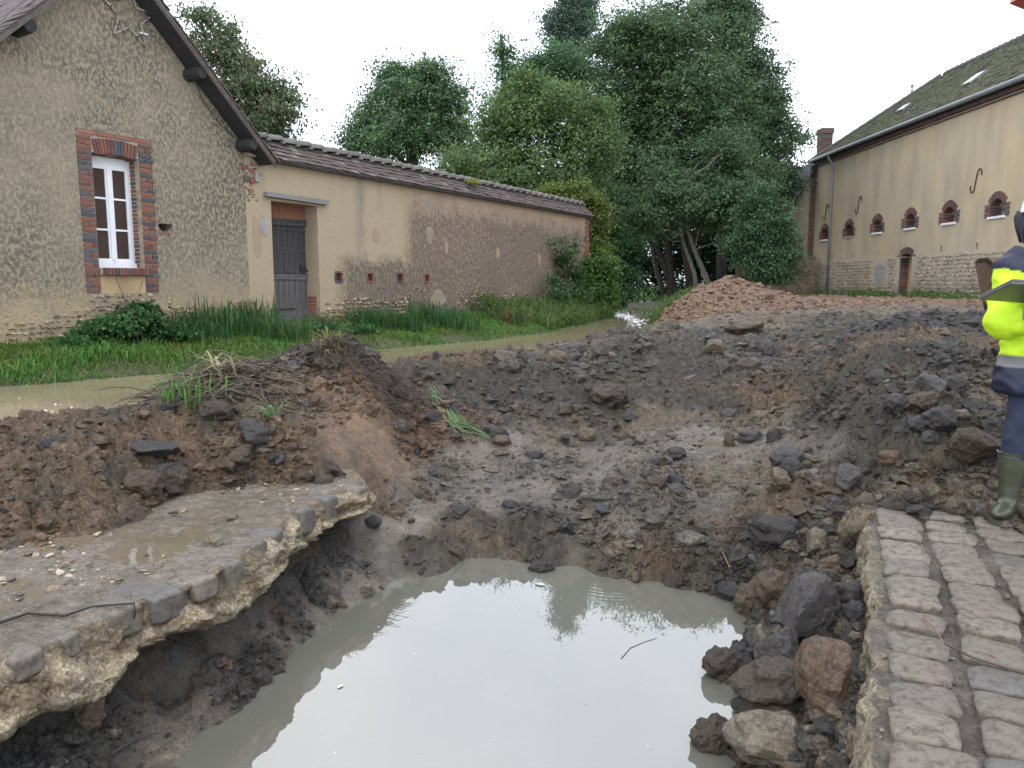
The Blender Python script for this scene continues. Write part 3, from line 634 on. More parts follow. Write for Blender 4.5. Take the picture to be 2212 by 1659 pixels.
sheet('puddle', pe + [(-1.9, 4.55), (-2.6, 4.35), (-3.4, 4.2), (-4.2, 4.0), (-4.6, 2.6), (-4.2, 1.4)], -.0015, M_puddle, kind='structure')

def puddle(px, py, rx, ry, label=None):
    c = hit(px, py); P = []
    for a_ in np.linspace(0, 2 * math.pi, 22)[:-1]: k_ = 1 + .25 * math.sin(3 * a_ + px) + .12 * math.sin(7 * a_); P.append((c[0] + rx * math.cos(a_) * k_, c[1] + ry * math.sin(a_) * k_))
    hs = th([p[0] for p in P] + [c[0]], [p[1] for p in P] + [c[1]]); sheet('puddle', P, float(np.percentile(hs, 12)), M_puddle, kind='structure')
for q in ((1590, 962, .42, .26), (1500, 930, .3, .2), (1190, 962, .3, .16), (1250, 1108, .26, .12), (1060, 1000, .3, .2), (1330, 990, .3, .2), (1420, 965, .25, .2), (960, 1010, .25, .15), (1310, 1150, .10, .12)): puddle(*q)
# cobbled street on the right
OUTR = np.array((.913, -.409))
street, tR, EDR, NDR = slab('cobbled_street', [(p[0] - .035, p[1]) for p in ER], OUTR, 4.2, [(0, -.006), (.012, -.03), (.01, -.08), (.02, -.14), (.015, -.2), (.02, -.26), (.0, -.34)],
    ((.30, .24, .155), (.42, .36, .24)), ((.12, .10, .08), (.155, .13, .105)), 45, (1.0, 1.0), amp=.55)
street.location.z = -.020
DIR = np.array((.409, .913)); base0 = np.array((1.04, 2.02)); ang = math.atan2(-.409, .913)
cnt = 0; ERx = np.array(ER)
for c_ in range(14):
    ph = rng.uniform(0, .2); s_ = -1.1 + ph; ow = c_ * .256 + .0
    while s_ < 3.35:
        ly = rng.uniform(.165, .215); P = base0 + DIR * (s_ + ly / 2)
        ex = np.interp(P[1], ERx[:, 1], ERx[:, 0]); wob = rng.normal() * .008; lx = .212 + rng.normal() * .014
        if c_ == 0: Q = np.array((ex + .012, P[1])) + OUTR * (.012 + lx / 2)
        else:
            k0 = np.interp(P[1] + ow * .409, ERx[:, 1], ERx[:, 0]); Q = np.array((k0 + .02, P[1] + ow * .409)) + OUTR * (ow + lx / 2)
        s_ += ly + rng.uniform(.016, .03)
        if Q[0] > 4.6 or H1(Q[0], Q[1]) > .03 or cnt > 298 or Q[1] < .5: continue
        sett(street, Q[0], Q[1], .028 + rng.normal() * .008, lx, ly, .10, ang + rng.normal() * .05, .03); cnt += 1

# ------------------------------------------------------------------ mud clods and rubble everywhere (stuff nobody could count)
def sample(n, box, fn, beta=1.5):
    k = rng.uniform(box[0], box[1], n * 6); y = np.exp(rng.uniform(np.log(box[2]), np.log(box[3]), n * 6)); x = k * y
    i, j, a, b = tidx(x, y); h = th(x, y); am = T_A[i, j]; col = T_C[i, j]
    m = fn(x, y, h, am, col) > rng.random(len(x)); x, y, h, am, col = x[m][:n], y[m][:n], h[m][:n], am[m][:n], col[m][:n]
    return x, y, h, am, col
def inslab(x, y):
    exL = np.interp(y, [p[1] for p in EL[:-2]], [p[0] for p in EL[:-2]]); exR = np.interp(y, ERx[:, 1], ERx[:, 0])
    return ((x < exL) & (h_lt(x, y)) & (y < 5.2)) | ((x > exR - .03) & (y < 5.1) & (h_lt(x, y)))
def h_lt(x, y): return th(x, y) < .0
STC = np.array([(.10, .093, .085), (.07, .067, .07), (.16, .12, .08), (.20, .16, .115), (.14, .085, .055), (.045, .043, .045), (.12, .095, .07), (.24, .21, .17)])
def f_clod(x, y, h, am, col):
    wat = ((h < -.545) & (y < 5.6)) | ((h < .26) & (y > 5.4) & (x < -1)) | ((h < .26) & (y > 9))
    gr = (col[:, 1] > col[:, 0] * .96)
    return np.where(wat | gr | inslab(x, y), 0, np.clip(am * 1.25 - .22, .04, 1) * np.clip(.35 + fbm(x * 1.1, y * 1.1, 4, 91) * 2.2, .12, 1))
for nm, N_, (ylo, yhi), (s0, s1), pw, big in (('mud_crumbs', 46000, (2.0, 10), (.006, .030), 2.0, None), ('mud_clods', 4300, (2.2, 11), (.020, .070), 2.4, True), ('spoil_lumps', 6500, (8.5, 34), (.03, .13), 2.2, False)):
    x, y, h, am, col = sample(N_, (-.78, .78, ylo, yhi), f_clod)
    S = s0 + (s1 - s0) * rng.random(len(x)) ** pw; S *= np.clip(.6 + y / 9, .7, 1.6) if nm != 'spoil_lumps' else 1
    c = col * rng.uniform(.7, 1.25, (len(x), 1)); st = rng.random(len(x)) < (.10 if nm == 'mud_crumbs' else .13 if big else .04)
    c[st] = STC[rng.integers(0, len(STC), st.sum())] * rng.uniform(.5, 1.05, (st.sum(), 1))
    scatter(nm, np.stack([x, y, h - S * .12], 1), S, c, M_mud, big, kind='stuff', label={'mud_crumbs': 'small stones and crumbs strewn over the wet mud', 'mud_clods': 'lumps of wet mud and rubble on the dug-up banks', 'spoil_lumps': 'clods of brown earth on the far spoil heaps'}[nm], category='rubble')
# crumbs of mortar and leaves lying on the left slab
n_ = 2600; k = rng.integers(45, 315, n_); o_ = rng.uniform(.02, 1.7, n_) ** 1.0; P = EDL[k] + INL * o_[:, None]; keep = (th(P[:, 0], P[:, 1]) < .0); dens = fbm(P[:, 0] * 2, P[:, 1] * 2, 3, 77) > -.15; keep &= dens; P = P[keep]
S = .004 + .024 * rng.random(len(P)) ** 4
cc = np.array([(.42, .36, .27), (.30, .24, .17), (.12, .09, .06), (.07, .06, .05), (.20, .14, .09), (.30, .24, .15)])[rng.integers(0, 6, len(P))]
scatter('mortar_crumbs', np.c_[P, np.full(len(P), .006)], S, cc, M_dry, False, .45, kind='stuff', label='pale mortar crumbs and leaves lying on the flooded slab', category='debris')
n_ = 700; Q = base0 + DIR * rng.uniform(-.2, 3, (n_, 1)) + OUTR * rng.uniform(0, 2.0, (n_, 1)); scatter('street_grit', np.c_[Q + DIR * 0, np.full(n_, -.016)], .004 + .012 * rng.random(n_) ** 3, .8 * STC[rng.integers(0, len(STC), n_)], M_dry, False, .6, kind='stuff', label='grit and small pebbles in the joints of the cobbled street', category='debris')

# ------------------------------------------------------------------ individual rocks
RS = [rock_shape(4, 300 + i, 13, .085, .10, .50) for i in range(9)]; RR = [rock_shape(4, 400 + i, 5, .07, .16, .72) for i in range(4)]; RM = [rock_shape(4, 500 + i, 5, .16, .22, .7) for i in range(4)]
def mk(V): return mesh_np('rock', V, ICO[4][1], smooth=False)
MS = {'a': [mk(v) for v in RS], 'r': [mk(v) for v in RR], 'm': [mk(v) for v in RM]}
for l_ in MS.values():
    for me in l_: me.materials.append(M_rock)
GR = (.13, .125, .125); DG = (.06, .058, .062); BL = (.075, .085, .10); TAN = (.29, .225, .14); PALE = (.33, .28, .20); BRN = (.16, .11, .07); OCH = (.21, .135, .08); MUD = (.10, .078, .058)
ROCKS = [
 (1765, 1349, 122, 140, GR, 'a', 'largest grey boulder in the rubble between the pool and the cobbles'), (1640, 1298, 78, 72, BRN, 'm', 'brown muddy rock standing in the right corner of the pool'), (1672, 1285, 62, 70, BRN, 'm', 'reddish-topped rock leaning on the one in the pool corner'),
 (1651, 1412, 46, 92, PALE, 'a', 'tall narrow pale stone on the pool edge below the largest boulder'), (1692, 1418, 84, 78, GR, 'a', 'grey angular stone beside the narrow pale stone'), (1792, 1482, 116, 130, OCH, 'a', 'big rust-brown block under the largest boulder'),
 (1814, 1545, 38, 32, TAN, 'a', 'small yellowish stone under the rust-brown block'), (1684, 1618, 150, 86, PALE, 'a', 'wide pale sandy slab of rock at the bottom of the picture'), (1688, 1508, 132, 80, MUD, 'm', 'mud-caked block between the pool edge and the rust-brown block'),
 (1543, 1594, 72, 58, MUD, 'm', 'lone clod of mud standing in the pool near its right edge'), (1852, 1333, 42, 42, BL, 'r', 'round blue-grey stone at the foot of the cobble edge'), (1835, 1296, 52, 46, DG, 'r', 'dark rounded stone behind the largest boulder'),
 (1862, 1632, 60, 72, TAN, 'a', 'striped tan block against the cobble edge at the bottom'), (1716, 1654, 120, 40, TAN, 'a', 'half-buried sandy stone in front of the wide pale slab'), (1561, 1447, 62, 56, MUD, 'm', 'muddy lump overhanging the water at the right of the pool'),
 (1612, 1430, 60, 50, DG, 'm', 'dark clod beside the muddy lump over the water'), (1856, 1146, 70, 84, TAN, 'a', 'tan mortared block sticking out under the first cobbles'), (1770, 1182, 54, 52, PALE, 'a', 'pale cube-like stone in the dark bank below the tan block'),
 (1716, 1189, 50, 22, PALE, 'a', 'pale flat stone left of the cube-like stone'), (1680, 1158, 90, 62, DG, 'r', 'big dark rounded stone half sunk in the bank'), (1794, 1222, 36, 24, OCH, 'a', 'small ochre stone below the cube-like stone'),
 (1688, 1047, 56, 50, TAN, 'a', 'bright tan pointed stone on the mud near the cobbles'), (1712, 1022, 42, 42, DG, 'r', 'dark round stone just behind the bright tan one'), (1833, 1043, 56, 52, GR, 'a', 'grey block at the corner where the cobbles begin'),
 (1806, 1064, 52, 26, BRN, 'a', 'flat brown stone in front of the grey corner block'), (1806, 1094, 28, 26, BL, 'r', 'small blue pebble below the flat brown stone'), (1704, 996, 62, 42, GR, 'r', 'grey rounded rock at the foot of the big mound'),
 (1924, 993, 40, 30, OCH, 'r', 'rusty round stone low on the big mound'), (1753, 992, 48, 14, TAN, 'a', 'thin tan flat stone lying by the grey rounded rock'), (2127, 976, 88, 74, BRN, 'a', 'large brown block beside the worker'),
 (2039, 918, 70, 50, DG, 'a', 'dark squared block in the face of the big mound'), (2012, 838, 60, 48, GR, 'a', 'grey wedge stone high on the big mound'), (2064, 838, 46, 38, DG, 'a', 'dark stone right of the grey wedge'),
 (1997, 880, 80, 44, BRN, 'a', 'long brown stone above the squared block'), (1993, 920, 42, 26, BL, 'r', 'blue-grey stone left of the squared block'), (2075, 899, 32, 18, PALE, 'r', 'smooth pale oval pebble on the big mound'), (2024, 953, 44, 26, GR, 'a', 'tilted grey stone under the squared block'),
 (2031, 780, 34, 25, DG, 'a', 'dark pointed stone on the crest of the big mound'), (1938, 880, 38, 34, DG, 'm', 'dark lump in the middle of the big mound'), (1622, 945, 42, 28, GR, 'r', 'grey round stone by the puddle in the middle of the flat'),
 (1675, 943, 32, 28, DG, 'a', 'small black square stone by the foot of the big mound'), (1576, 897, 38, 20, GR, 'a', 'light grey flat stone beyond the puddle'), (1578, 955, 22, 30, BRN, 'a', 'upright brown stone at the puddle edge'),
 (1618, 704, 78, 36, BRN, 'a', 'broad brown slab lying on top of the rubble'), (1547, 753, 48, 30, TAN, 'a', 'tan concrete block in the rubble below the broad slab'), (1536, 731, 30, 18, GR, 'a', 'small grey block on top of the tan concrete one'),
 (1658, 757, 30, 38, GR, 'r', 'upright grey rock right of the tan concrete block'), (1607, 748, 30, 12, PALE, 'a', 'thin pale slate between the concrete block and upright rock'), (1460, 984, 42, 24, DG, 'm', 'dark clod in the middle of the wet flat'),
 (1458, 1040, 36, 28, BL, 'a', 'blue-black angular stone on the wet flat'), (1418, 1046, 36, 28, BRN, 'm', 'brown lump left of the blue-black stone'), (1070, 937, 46, 26, DG, 'r', 'dark rounded stone at the foot of the dam by the rushes'),
 (1203, 774, 40, 26, TAN, 'r', 'light tan stone on the crest of the dam'), (1222, 890, 44, 28, BRN, 'a', 'leaning brown stone low on the dam'), (1363, 903, 28, 20, GR, 'a', 'grey cube-shaped stone at the foot of the dam'), (1218, 950, 36, 24, DG, 'a', 'dark pointed stone among orange gravel'),
 (1267, 942, 36, 28, TAN, 'r', 'tan and black stone beside the dark pointed one'), (1303, 1107, 48, 22, BL, 'a', 'flat black stone at the head of the rill'), (1235, 1066, 60, 20, DG, 'a', 'long flat dark stone in the middle of the flat'), (993, 1111, 38, 26, DG, 'a', 'dark stone on the smooth mud above the pool'),
 (1104, 1092, 34, 18, DG, 'a', 'small dark stone right of the one above the pool'), (1087, 953, 40, 24, OCH, 'a', 'orange-brown stone next to the rounded one by the rushes'), (1316, 857, 70, 44, MUD, 'm', 'large clod of brown mud in the face of the dam'),
 (1172, 1226, 44, 20, DG, 'm', 'dark clod breaking the water at the back of the pool'), (1131, 846, 24, 16, BL, 'a', 'small blue stone in the face of the dam'), (333, 982, 104, 46, DG, 'a', 'flat-topped dark slab in the left mound'), (516, 994, 74, 40, BRN, 'a', 'broken brown block at the right end of the left mound'),
 (542, 944, 74, 54, DG, 'a', 'dark angular block below the torn-out roots'), (468, 893, 68, 44, MUD, 'a', 'brown block under the heap of pulled-up reeds'), (366, 1050, 62, 52, MUD, 'm', 'round clod at the edge of the flooded slab'), (301, 1055, 60, 50, BRN, 'm', 'brown clod left of the round one by the slab'),
 (343, 1017, 88, 20, GR, 'a', 'thin grey stone below the flat-topped slab'), (106, 961, 36, 20, BL, 'a', 'bluish stone near the left end of the mound'), (805, 1133, 30, 24, BL, 'r', 'dark wet pebble beside the end of the broken slab'), (452, 1172, 42, 24, PALE, 'a', 'pale flat stone lying on the slab'),
 (500, 1040 + 80, 30, 16, PALE, 'a', 'small pale stone at the edge of the slab puddle'), (190, 1560, 90, 60, OCH, 'a', 'orange and grey stone wedged in the hollow under the slab'), (388, 1440, 36, 44, BL, 'r', 'blue-grey stone in the black soil under the slab')]
for i, (px, py, wp, hp, c, kd, lab) in enumerate(ROCKS):
    onslab = lab.endswith('slab') and 'lying' in lab or 'slab puddle' in lab
    if 'standing in' in lab or 'breaking' in lab: g = gz(px, py + hp * .42, -.55)
    elif onslab: g = gz(px, py + hp * .4, 0)
    else: g = hit(px, py + hp * .33)
    d = math.sqrt(g[0] ** 2 + g[1] ** 2 + (g[2] - CAMH) ** 2); W_ = wp * d / FPX; Hh = hp * d / FPX
    if 'under the slab' in lab: g = (g[0] - .05, g[1] + .02, g[2])
    o = bpy.data.objects.new('rock', MS[kd][i % len(MS[kd])]); C.objects.link(o)
    o.location = (g[0], g[1] + W_ * .22, g[2] + Hh * .32); o.scale = (W_ * .60, W_ * .5, Hh * .62)
    o.rotation_euler = (rng.uniform(-.15, .15), rng.uniform(-.15, .15), rng.uniform(0, .5) + (math.pi if i % 2 else 0)); v = rng.uniform(.85, 1.1); o.color = (c[0] * v, c[1] * v, c[2] * v, 1)
    o['label'] = lab; o['category'] = 'rock'; o['group'] = 'loose rocks around the dug-up crossing'

# ------------------------------------------------------------------ buildings
RZ_H = math.atan2(.865, .5017)
def poly_plate(parent, name, mat, outer, holes, y0, y1, **kw):
    """upright plate in the local xz plane with holes; front at y0, back at y1, reveals closed"""
    bm = bmesh.new(); loops = []
    for lp in [outer] + holes:
        vs = [bm.verts.new((p[0], y0, p[1])) for p in lp]; loops.append(vs)
        for i in range(len(vs)): bm.edges.new((vs[i], vs[(i + 1) % len(vs)]))
    bmesh.ops.triangle_fill(bm, use_beauty=True, use_dissolve=False, edges=bm.edges[:])
    front = bm.faces[:]; back = bmesh.ops.duplicate(bm, geom=front)
    mp = back['vert_map']
    for v in [g for g in back['geom'] if isinstance(g, bmesh.types.BMVert)]: v.co.y = y1
    for vs in loops:
        for i in range(len(vs)):
            a, b = vs[i], vs[(i + 1) % len(vs)]; bm.faces.new((a, b, mp[b], mp[a]))
    bmesh.ops.recalc_face_normals(bm, faces=bm.faces)
    me = bpy.data.meshes.new(name); bm.to_mesh(me); bm.free(); return put(name, me, mat, parent, **kw)
def boxmesh(sx, sy, sz, c=.006, jit=.004, name='brick'):
    m = MB(); m.cbox((-sx / 2, -sy / 2, -sz / 2), (sx / 2, sy / 2, sz / 2), c, None, jit); return m.mesh(name)
UNIT = [boxmesh(1, 1, 1, .04, .03) for _ in range(4)]
def brick(parent, c, size, mat, ry=0, name='brick', rx=0, rz=0):
    k = (mat.name, name); lst = BM.setdefault(k, [])
    if not lst:
        for u in UNIT: m = u.copy(); m.name = name; m.materials.clear(); m.materials.append(mat); lst.append(m)
    o = bpy.data.objects.new(name, lst[rng.integers(0, 4)]); C.objects.link(o); o.parent = parent; o.location = c; o.scale = size; o.rotation_euler = (rx, ry, rz); return o
BM = {}
def arch_pts(x0, x1, z0, z1, n=10):
    """segment arch from (x0,z0) over z1 to (x1,z0)"""
    return [(x0 + (x1 - x0) * i / n, z0 + (z1 - z0) * math.sin(math.pi * i / n) ** .8) for i in range(n + 1)]

# ---- house on the left
house = empty('rendered_house', (O0.x, O0.y, 0), RZ_H, label='tall gabled house with pitted grey render and a narrow white window, left', category='house')
UC = -3.45; SL = .95
def zr(u): return 5.80 - SL * abs(u - UC)
hole = [(-2.73 + .11 * math.cos(a) * (1 + .25 * math.sin(3 * a)), 2.20 + .085 * math.sin(a) * (1 + .3 * math.cos(2 * a))) for a in np.linspace(0, 6.28, 12)[:-1]]
poly_plate(house, 'wall', M_house, [(-5.75, 0), (-1.16, 0), (-1.16, zr(-1.16) + .02), (UC, zr(UC) + .02), (-5.75, zr(-5.75) + .02)], [[(-4.04, 1.215), (-2.90, 1.215), (-2.90, 3.465), (-4.04, 3.465)], hole], 0, .42)
m = MB(); m.box((-5.75, .42, 0), (-5.35, 8, 3.6)); m.box((-1.56, .42, 0), (-1.16, 8, 3.6)); m.box((-5.35, 7.6, 0), (-1.56, 8, 3.6)); m.build('side_wall', M_house, house)
MB().box((-2.9, .25, 2.05), (-2.55, .41, 2.35)).build('hole_back', M_darkwood, house)
MB().box((-4.04, .012, 1.215), (-3.82, .41, 3.465)).box((-3.12, .012, 1.215), (-2.90, .41, 3.465)).box((-3.82, .012, 3.17), (-3.12, .41, 3.465)).build('surround_mortar', M_mortar, house)
MB().box((-3.82, .005, 1.215), (-3.12, .41, 1.47)).build('render_patch', simple('yellow_render', (.40, .29, .16), .9, .25, 3, .7, 25, .01), house)
nr = 31; dz = (3.395 - 1.22) / nr
for s_ in (-1, 1):
    for r_ in range(nr):
        z = 1.22 + dz * (r_ + .5); a, b = (-4.035, -3.825) if s_ < 0 else (-3.115, -2.905)
        if r_ % 2 == 0 or r_ == nr - 1 or rng.random() < .15: segs = [(a, b)]
        else:
            k = a + (b - a) * rng.choice([.5, .5, .62]); segs = [(a, k), (k, b)]
        if s_ > 0 and r_ % 4 == 3: segs[-1] = (segs[-1][0], segs[-1][1] + .03)
        for (p, q) in segs: brick(house, ((p + q) / 2, .10 - .009, z), (q - p - .012, .20 + rng.uniform(-.004, .004), dz - .013), M_brick, rng.normal() * .008)
for k in range(4): u0 = -4.035 + k * .2835; brick(house, (u0 + .141, .10 - .009, 3.432), (.272, .2, .052), M_redbrick)
n_ = 13
for k in range(n_):
    t_ = (k + .5) / n_; u = -3.80 + .66 * t_ ; z = 3.265 + .035 * math.sin(math.pi * t_) - .02; brick(house, (u, .10 - .013, z), (.043, .2, .215), M_brick, (t_ - .5) * .42)
for k in range(13): brick(house, (-3.80 + (k + .5) * .0525, .08 - .05, 1.525), (.043, .25, .105), M_brick, rng.normal() * .01)
MB().box((-3.82, -.03, 1.475), (-3.12, .2, 1.575)).build('sill_mortar', M_mortar, house)
for r_ in range(27): brick(house, (-3.112, .155, 1.62 + r_ * .0575), (.02, .10 + .03 * (r_ % 2), .044), M_brick)
# white window
wn = empty('window', (0, .22, 0)); wn.parent = house
m = MB(); m.box((-3.82, 0, 1.6), (-3.78, .06, 3.14)); m.box((-3.16, 0, 1.6), (-3.12, .06, 3.14)); m.box((-3.78, 0, 3.05), (-3.16, .06, 3.16)); m.box((-3.84, -.04, 1.575), (-3.11, .06, 1.64)); m.build('frame', M_white, wn)
for (a, b) in ((-3.78, -3.475), (-3.465, -3.16)):
    m = MB(); st = .052; m.box((a, -.018, 1.645), (a + st, .03, 3.048)); m.box((b - st, -.018, 1.645), (b, .03, 3.048)); m.box((a + st, -.018, 1.645), (b - st, .03, 1.715)); m.box((a + st, -.018, 2.99), (b - st, .03, 3.048)); m.box((a + .0, -.04, 1.64), (b, -.018, 1.672))
    for zz in (2.13, 2.575): m.box((a + st, -.012, zz - .014), (b - st, .02, zz + .014))
    cs = m.build('casement', M_white, wn)
    for z0, z1 in ((1.715, 2.116), (2.144, 2.561), (2.589, 2.99)): MB().box((a + st, .004, z0), (b - st, .010, z1)).build('pane', M_glassdark, cs)
MB().box((-3.5, -.03, 1.7), (-3.435, -.019, 3.03)).build('mullion', M_white, wn)
MB().box((-3.8, .15, 1.6), (-3.14, .17, 3.1)).build('curtain', M_curtain, wn)
MB().box((-3.9, .41, 1.2), (-3.05, .43, 3.5)).build('inner_panel', M_darkwood, house)
# roof
def slope_box(m, u0, u1, y0, y1, dz0, dz1, sgn):
    q = lambda u, y, d: (UC + sgn * u, y, 5.80 - SL * u + d)
    V = [q(u0, y0, dz0), q(u1, y0, dz0), q(u1, y1, dz0), q(u0, y1, dz0), q(u0, y0, dz1), q(u1, y0, dz1), q(u1, y1, dz1), q(u0, y1, dz1)]
    F = [(0, 3, 2, 1), (4, 5, 6, 7), (0, 1, 5, 4), (1, 2, 6, 5), (2, 3, 7, 6), (3, 0, 4, 7)]
    m.add(V, F if sgn > 0 else [f[::-1] for f in F])
RE = 2.60
for sgn in (1, -1):
    m = MB(); slope_box(m, 0, RE, -.34, 8.2, .03, .055, sgn); m.build('roof_deck', M_darkwood, house)
    m = MB(); slope_box(m, 0, RE + .05, -.375, -.342, .03, .10, sgn); slope_box(m, 0, RE + .02, -.388, -.376, .065, .11, sgn); m.build('barge_board', M_bargeboard, house)
    m = MB()
    for k in range(int(9 / .45)): slope_box(m, .3, RE, .1 + k * .45, .18 + k * .45, -.09, .028, sgn)
    m.build('rafter', M_darkwood, house, kind='stuff')
    m = MB()
    for k in range(24): u0 = k * .108; slope_box(m, u0, u0 + .16, -.05, 8.2, .06 + .03, .095, sgn)
    nrow = 25
    for k in range(nrow):
        for c_ in range(2):
            u0 = .02 + k * .105; um = u0 + .085; zz = 5.80 - SL * um + .135 + rng.normal() * .006
            brick(house, (UC + sgn * um, -.33 + c_ * .165 + rng.normal() * .006, zz), (.20, .155, .018), M_tile, sgn * (math.atan(SL) - .10 + rng.normal() * .02), 'roof_tile')
    m = MB()
    for k in range(nrow):
        u0 = .02 + k * .105; V = []
        for c_ in range(46):
            y0 = .0 + c_ * .165; d = .15 + rng.normal() * .006; slope_box(m, u0, u0 + .16, y0, y0 + .155, d - .03, d - .008 * 1, sgn)
    m.build('roof_tile_field', M_tile, house, kind='stuff')
m = MB()
for (u, z) in ((UC + 1.27, zr(UC + 1.27) - .04), (UC - 1.27, zr(UC - 1.27) - .04), (UC + 2.22, zr(UC + 2.22) - .06), (UC - 2.22, zr(UC - 2.22) - .06)):
    MB().tube([(u, -.335, z), (u, -.2, z + .005), (u, .4, z)], [.085, .105, .11], 9).build('purlin', M_darkwood, house)
cbl = [(-2.05, -.02, 4.45), (-1.95, -.03, 4.22), (-1.7, -.02, 3.98), (-1.4, -.02, 3.78), (-1.2, -.02, 3.68)]
put('cable', MB().tube(cbl, .006, 5).mesh('cable'), M_iron, house)
# crumbled corner at the eave: brick ends and a pale block
for (u, z, sx, sz, mt) in ((-1.02, 3.10, .09, .11, M_redbrick), (-1.14, 3.12, .10, .09, M_brick), (-1.0, 3.25, .12, .06, M_redbrick), (-1.16, 3.3, .12, .06, M_redbrick), (-1.05, 2.93, .08, .05, M_redbrick)): brick(house, (u, -.012, z), (sx, .05, sz), mt, rng.normal() * .2)
MB().cbox((-.96, -.05, 3.08), (-.87, .02, 3.27), .008).build('stone_block', M_greyrender, house)
for k in range(6): brick(house, (-2.82 + k * .036, .02, 2.11 + rng.normal() * .012), (.05, .05, .03), M_redbrick, rng.normal() * .4)
def rubble(parent, name, us, zs, dens, y, smin, smax, cols, mask=None, flat=.55, mat=M_brickcol):
    P = []; 
    nx = int((us[1] - us[0]) / dens); nz = int((zs[1] - zs[0]) / (dens * .8))
    for i in range(nx):
        for j in range(nz):
            u = us[0] + (i + .5 + .5 * (j % 2)) * dens + rng.normal() * dens * .15; z = zs[0] + (j + .5) * dens * .8 + rng.normal() * dens * .12
            if mask is None or mask(u, z): P.append((u, y, z))
    P = np.array(P); n = len(P); S = rng.uniform(smin, smax, n); cl_ = np.array(cols)[rng.integers(0, len(cols), n)] * rng.uniform(.8, 1.2, (n, 1))
    o = scatter(name, P, S, cl_, mat, False, flat, parent, kind='stuff'); return o
FL = [(.26, .20, .13), (.33, .26, .17), (.20, .16, .12), (.38, .31, .21), (.15, .13, .11), (.28, .19, .11)]
rubble(house, 'rubble_stone', (-5.7, -1.2), (.4, 1.25), .085, -.0, .028, .05, FL, lambda u, z: z < .92 + .40 * float(fbm(np.array([u * 1.6]), np.array([2.]), 3, 5)[0]) + (.22 if -4 < u < -3 else 0) and rng.random() < .85)
rubble(house, 'corner_rubble', (-1.3, -.8), (2.75, 3.45), .06, -.0, .02, .035, FL, lambda u, z: abs(u + 1.03 + .1 * math.sin(z * 9)) < .14 + .03 * math.sin(z * 20) and rng.random() < .8)
# star of sticks hanging on the gable
star = empty('star_decoration', (O0.x, O0.y, 0), RZ_H, label='grey star made of taped sticks hanging high on the gable wall', category='decoration')
SP = [(-3.51, 5.27), (-3.31, 5.14), (-3.44, 4.83), (-3.16, 5.02), (-2.91, 4.78), (-2.97, 5.14), (-2.72, 5.31), (-3.03, 5.33), (-3.12, 5.58), (-3.24, 5.36)]
SP = [(-3.54, 5.29), (-3.31, 5.12), (-3.40, 4.84), (-3.16, 5.00), (-2.91, 4.79), (-2.97, 5.09), (-2.76, 5.28), (-3.03, 5.30), (-3.12, 5.56), (-3.25, 5.34)]
M_stick = simple('peeled_stick', (.30, .27, .23), .7, .25, 12, .3)
for i in range(10):
    a, b = SP[i], SP[(i + 1) % 10]; MB().tube([(a[0], -.03, a[1]), ((a[0] + b[0]) / 2, -.038, (a[1] + b[1]) / 2), (b[0], -.03, b[1])], .014, 7).build('stick', M_stick, star, True)
    c = ((a[0] + b[0]) / 2, (a[1] + b[1]) / 2); d = ((b[0] - a[0]) * .03, (b[1] - a[1]) * .03); MB().tube([(c[0] - d[0], -.038, c[1] - d[1]), (c[0] + d[0], -.038, c[1] + d[1])], .0165, 7).build('tape', M_iron, star)
MB().tube([(-2.99, -.03, 4.97), (-2.87, -.03, 4.97)], .015, 7).build('end_cap', M_white, star)

# ---- garden wall with tiled coping
gw = empty('garden_wall', (O0.x, O0.y, 0), RZ_H, label='long rendered garden wall with tiled coping and a recessed door, beyond the stream', category='wall')
VENT = [1.06, 2.0, 2.99, 3.96]
poly_plate(gw, 'wall', M_gwall, [(-1.158, 0), (12.76, 0), (12.76, 3.50), (-1.158, 3.50)], [[(-.60, .60), (.53, .60), (.53, 2.80), (-.60, 2.80)]] + [[(u - .075, 1.41), (u + .075, 1.41), (u + .075, 1.56), (u - .075, 1.56)] for u in VENT], .004, .5)
for i, u in enumerate(VENT):
    mt = M_redbrick if i in (1, 3) else M_brick
    f = empty('vent', (u, 0, 1.485)); f.parent = gw
    for (c, s) in (((0, .04, .095), (.2, .1, .045)), ((0, .04, -.095), (.2, .1, .045)), ((-.095, .04, 0), (.045, .1, .145)), ((.095, .04, 0), (.045, .1, .145))): brick(f, c, s, mt)
    MB().box((-.07, .3, -.07), (.07, .32, .07)).build('vent_back', M_darkwood, f)
brick(gw, (-.005, -.02, 2.885), (1.50, .16, .085), M_greywood, .012, 'lintel')
# patches of smoother render
def blob_plate(u, z, a, b, mat, y=-.002, sd=0):
    V = [(u + a * math.cos(t) * (1 + .18 * math.sin(3 * t + sd)), y, z + b * math.sin(t) * (1 + .15 * math.cos(2 * t + sd))) for t in np.linspace(0, 2 * math.pi, 17)[:-1]]
    MB().add(V + [(p[0], .02, p[2]) for p in V], [tuple(range(16))] + [(i, (i + 1) % 16, 16 + (i + 1) % 16, 16 + i) for i in range(16)]).build('render_patch', mat, gw)
M_patch1 = simple('grey_patch', (.27, .215, .16), .9, .1, 3, .2); M_patch2 = simple('ochre_patch', (.31, .23, .155), .9, .1, 3, .2)
blob_plate(4.1, 2.45, .13, .22, M_patch1); blob_plate(4.75, 2.2, .07, .17, M_patch2, sd=1); blob_plate(2.2, 2.35, .12, .14, M_patch2, sd=2); blob_plate(7.1, 2.15, .09, .15, M_patch2, sd=1.6); blob_plate(9.4, 2.05, .08, .16, M_patch2, sd=2.2); blob_plate(4.4, 1.02, .3, .18, M_patch1, sd=3); blob_plate(4.1, 3.2, .05, .13, M_greyrender, sd=.3)
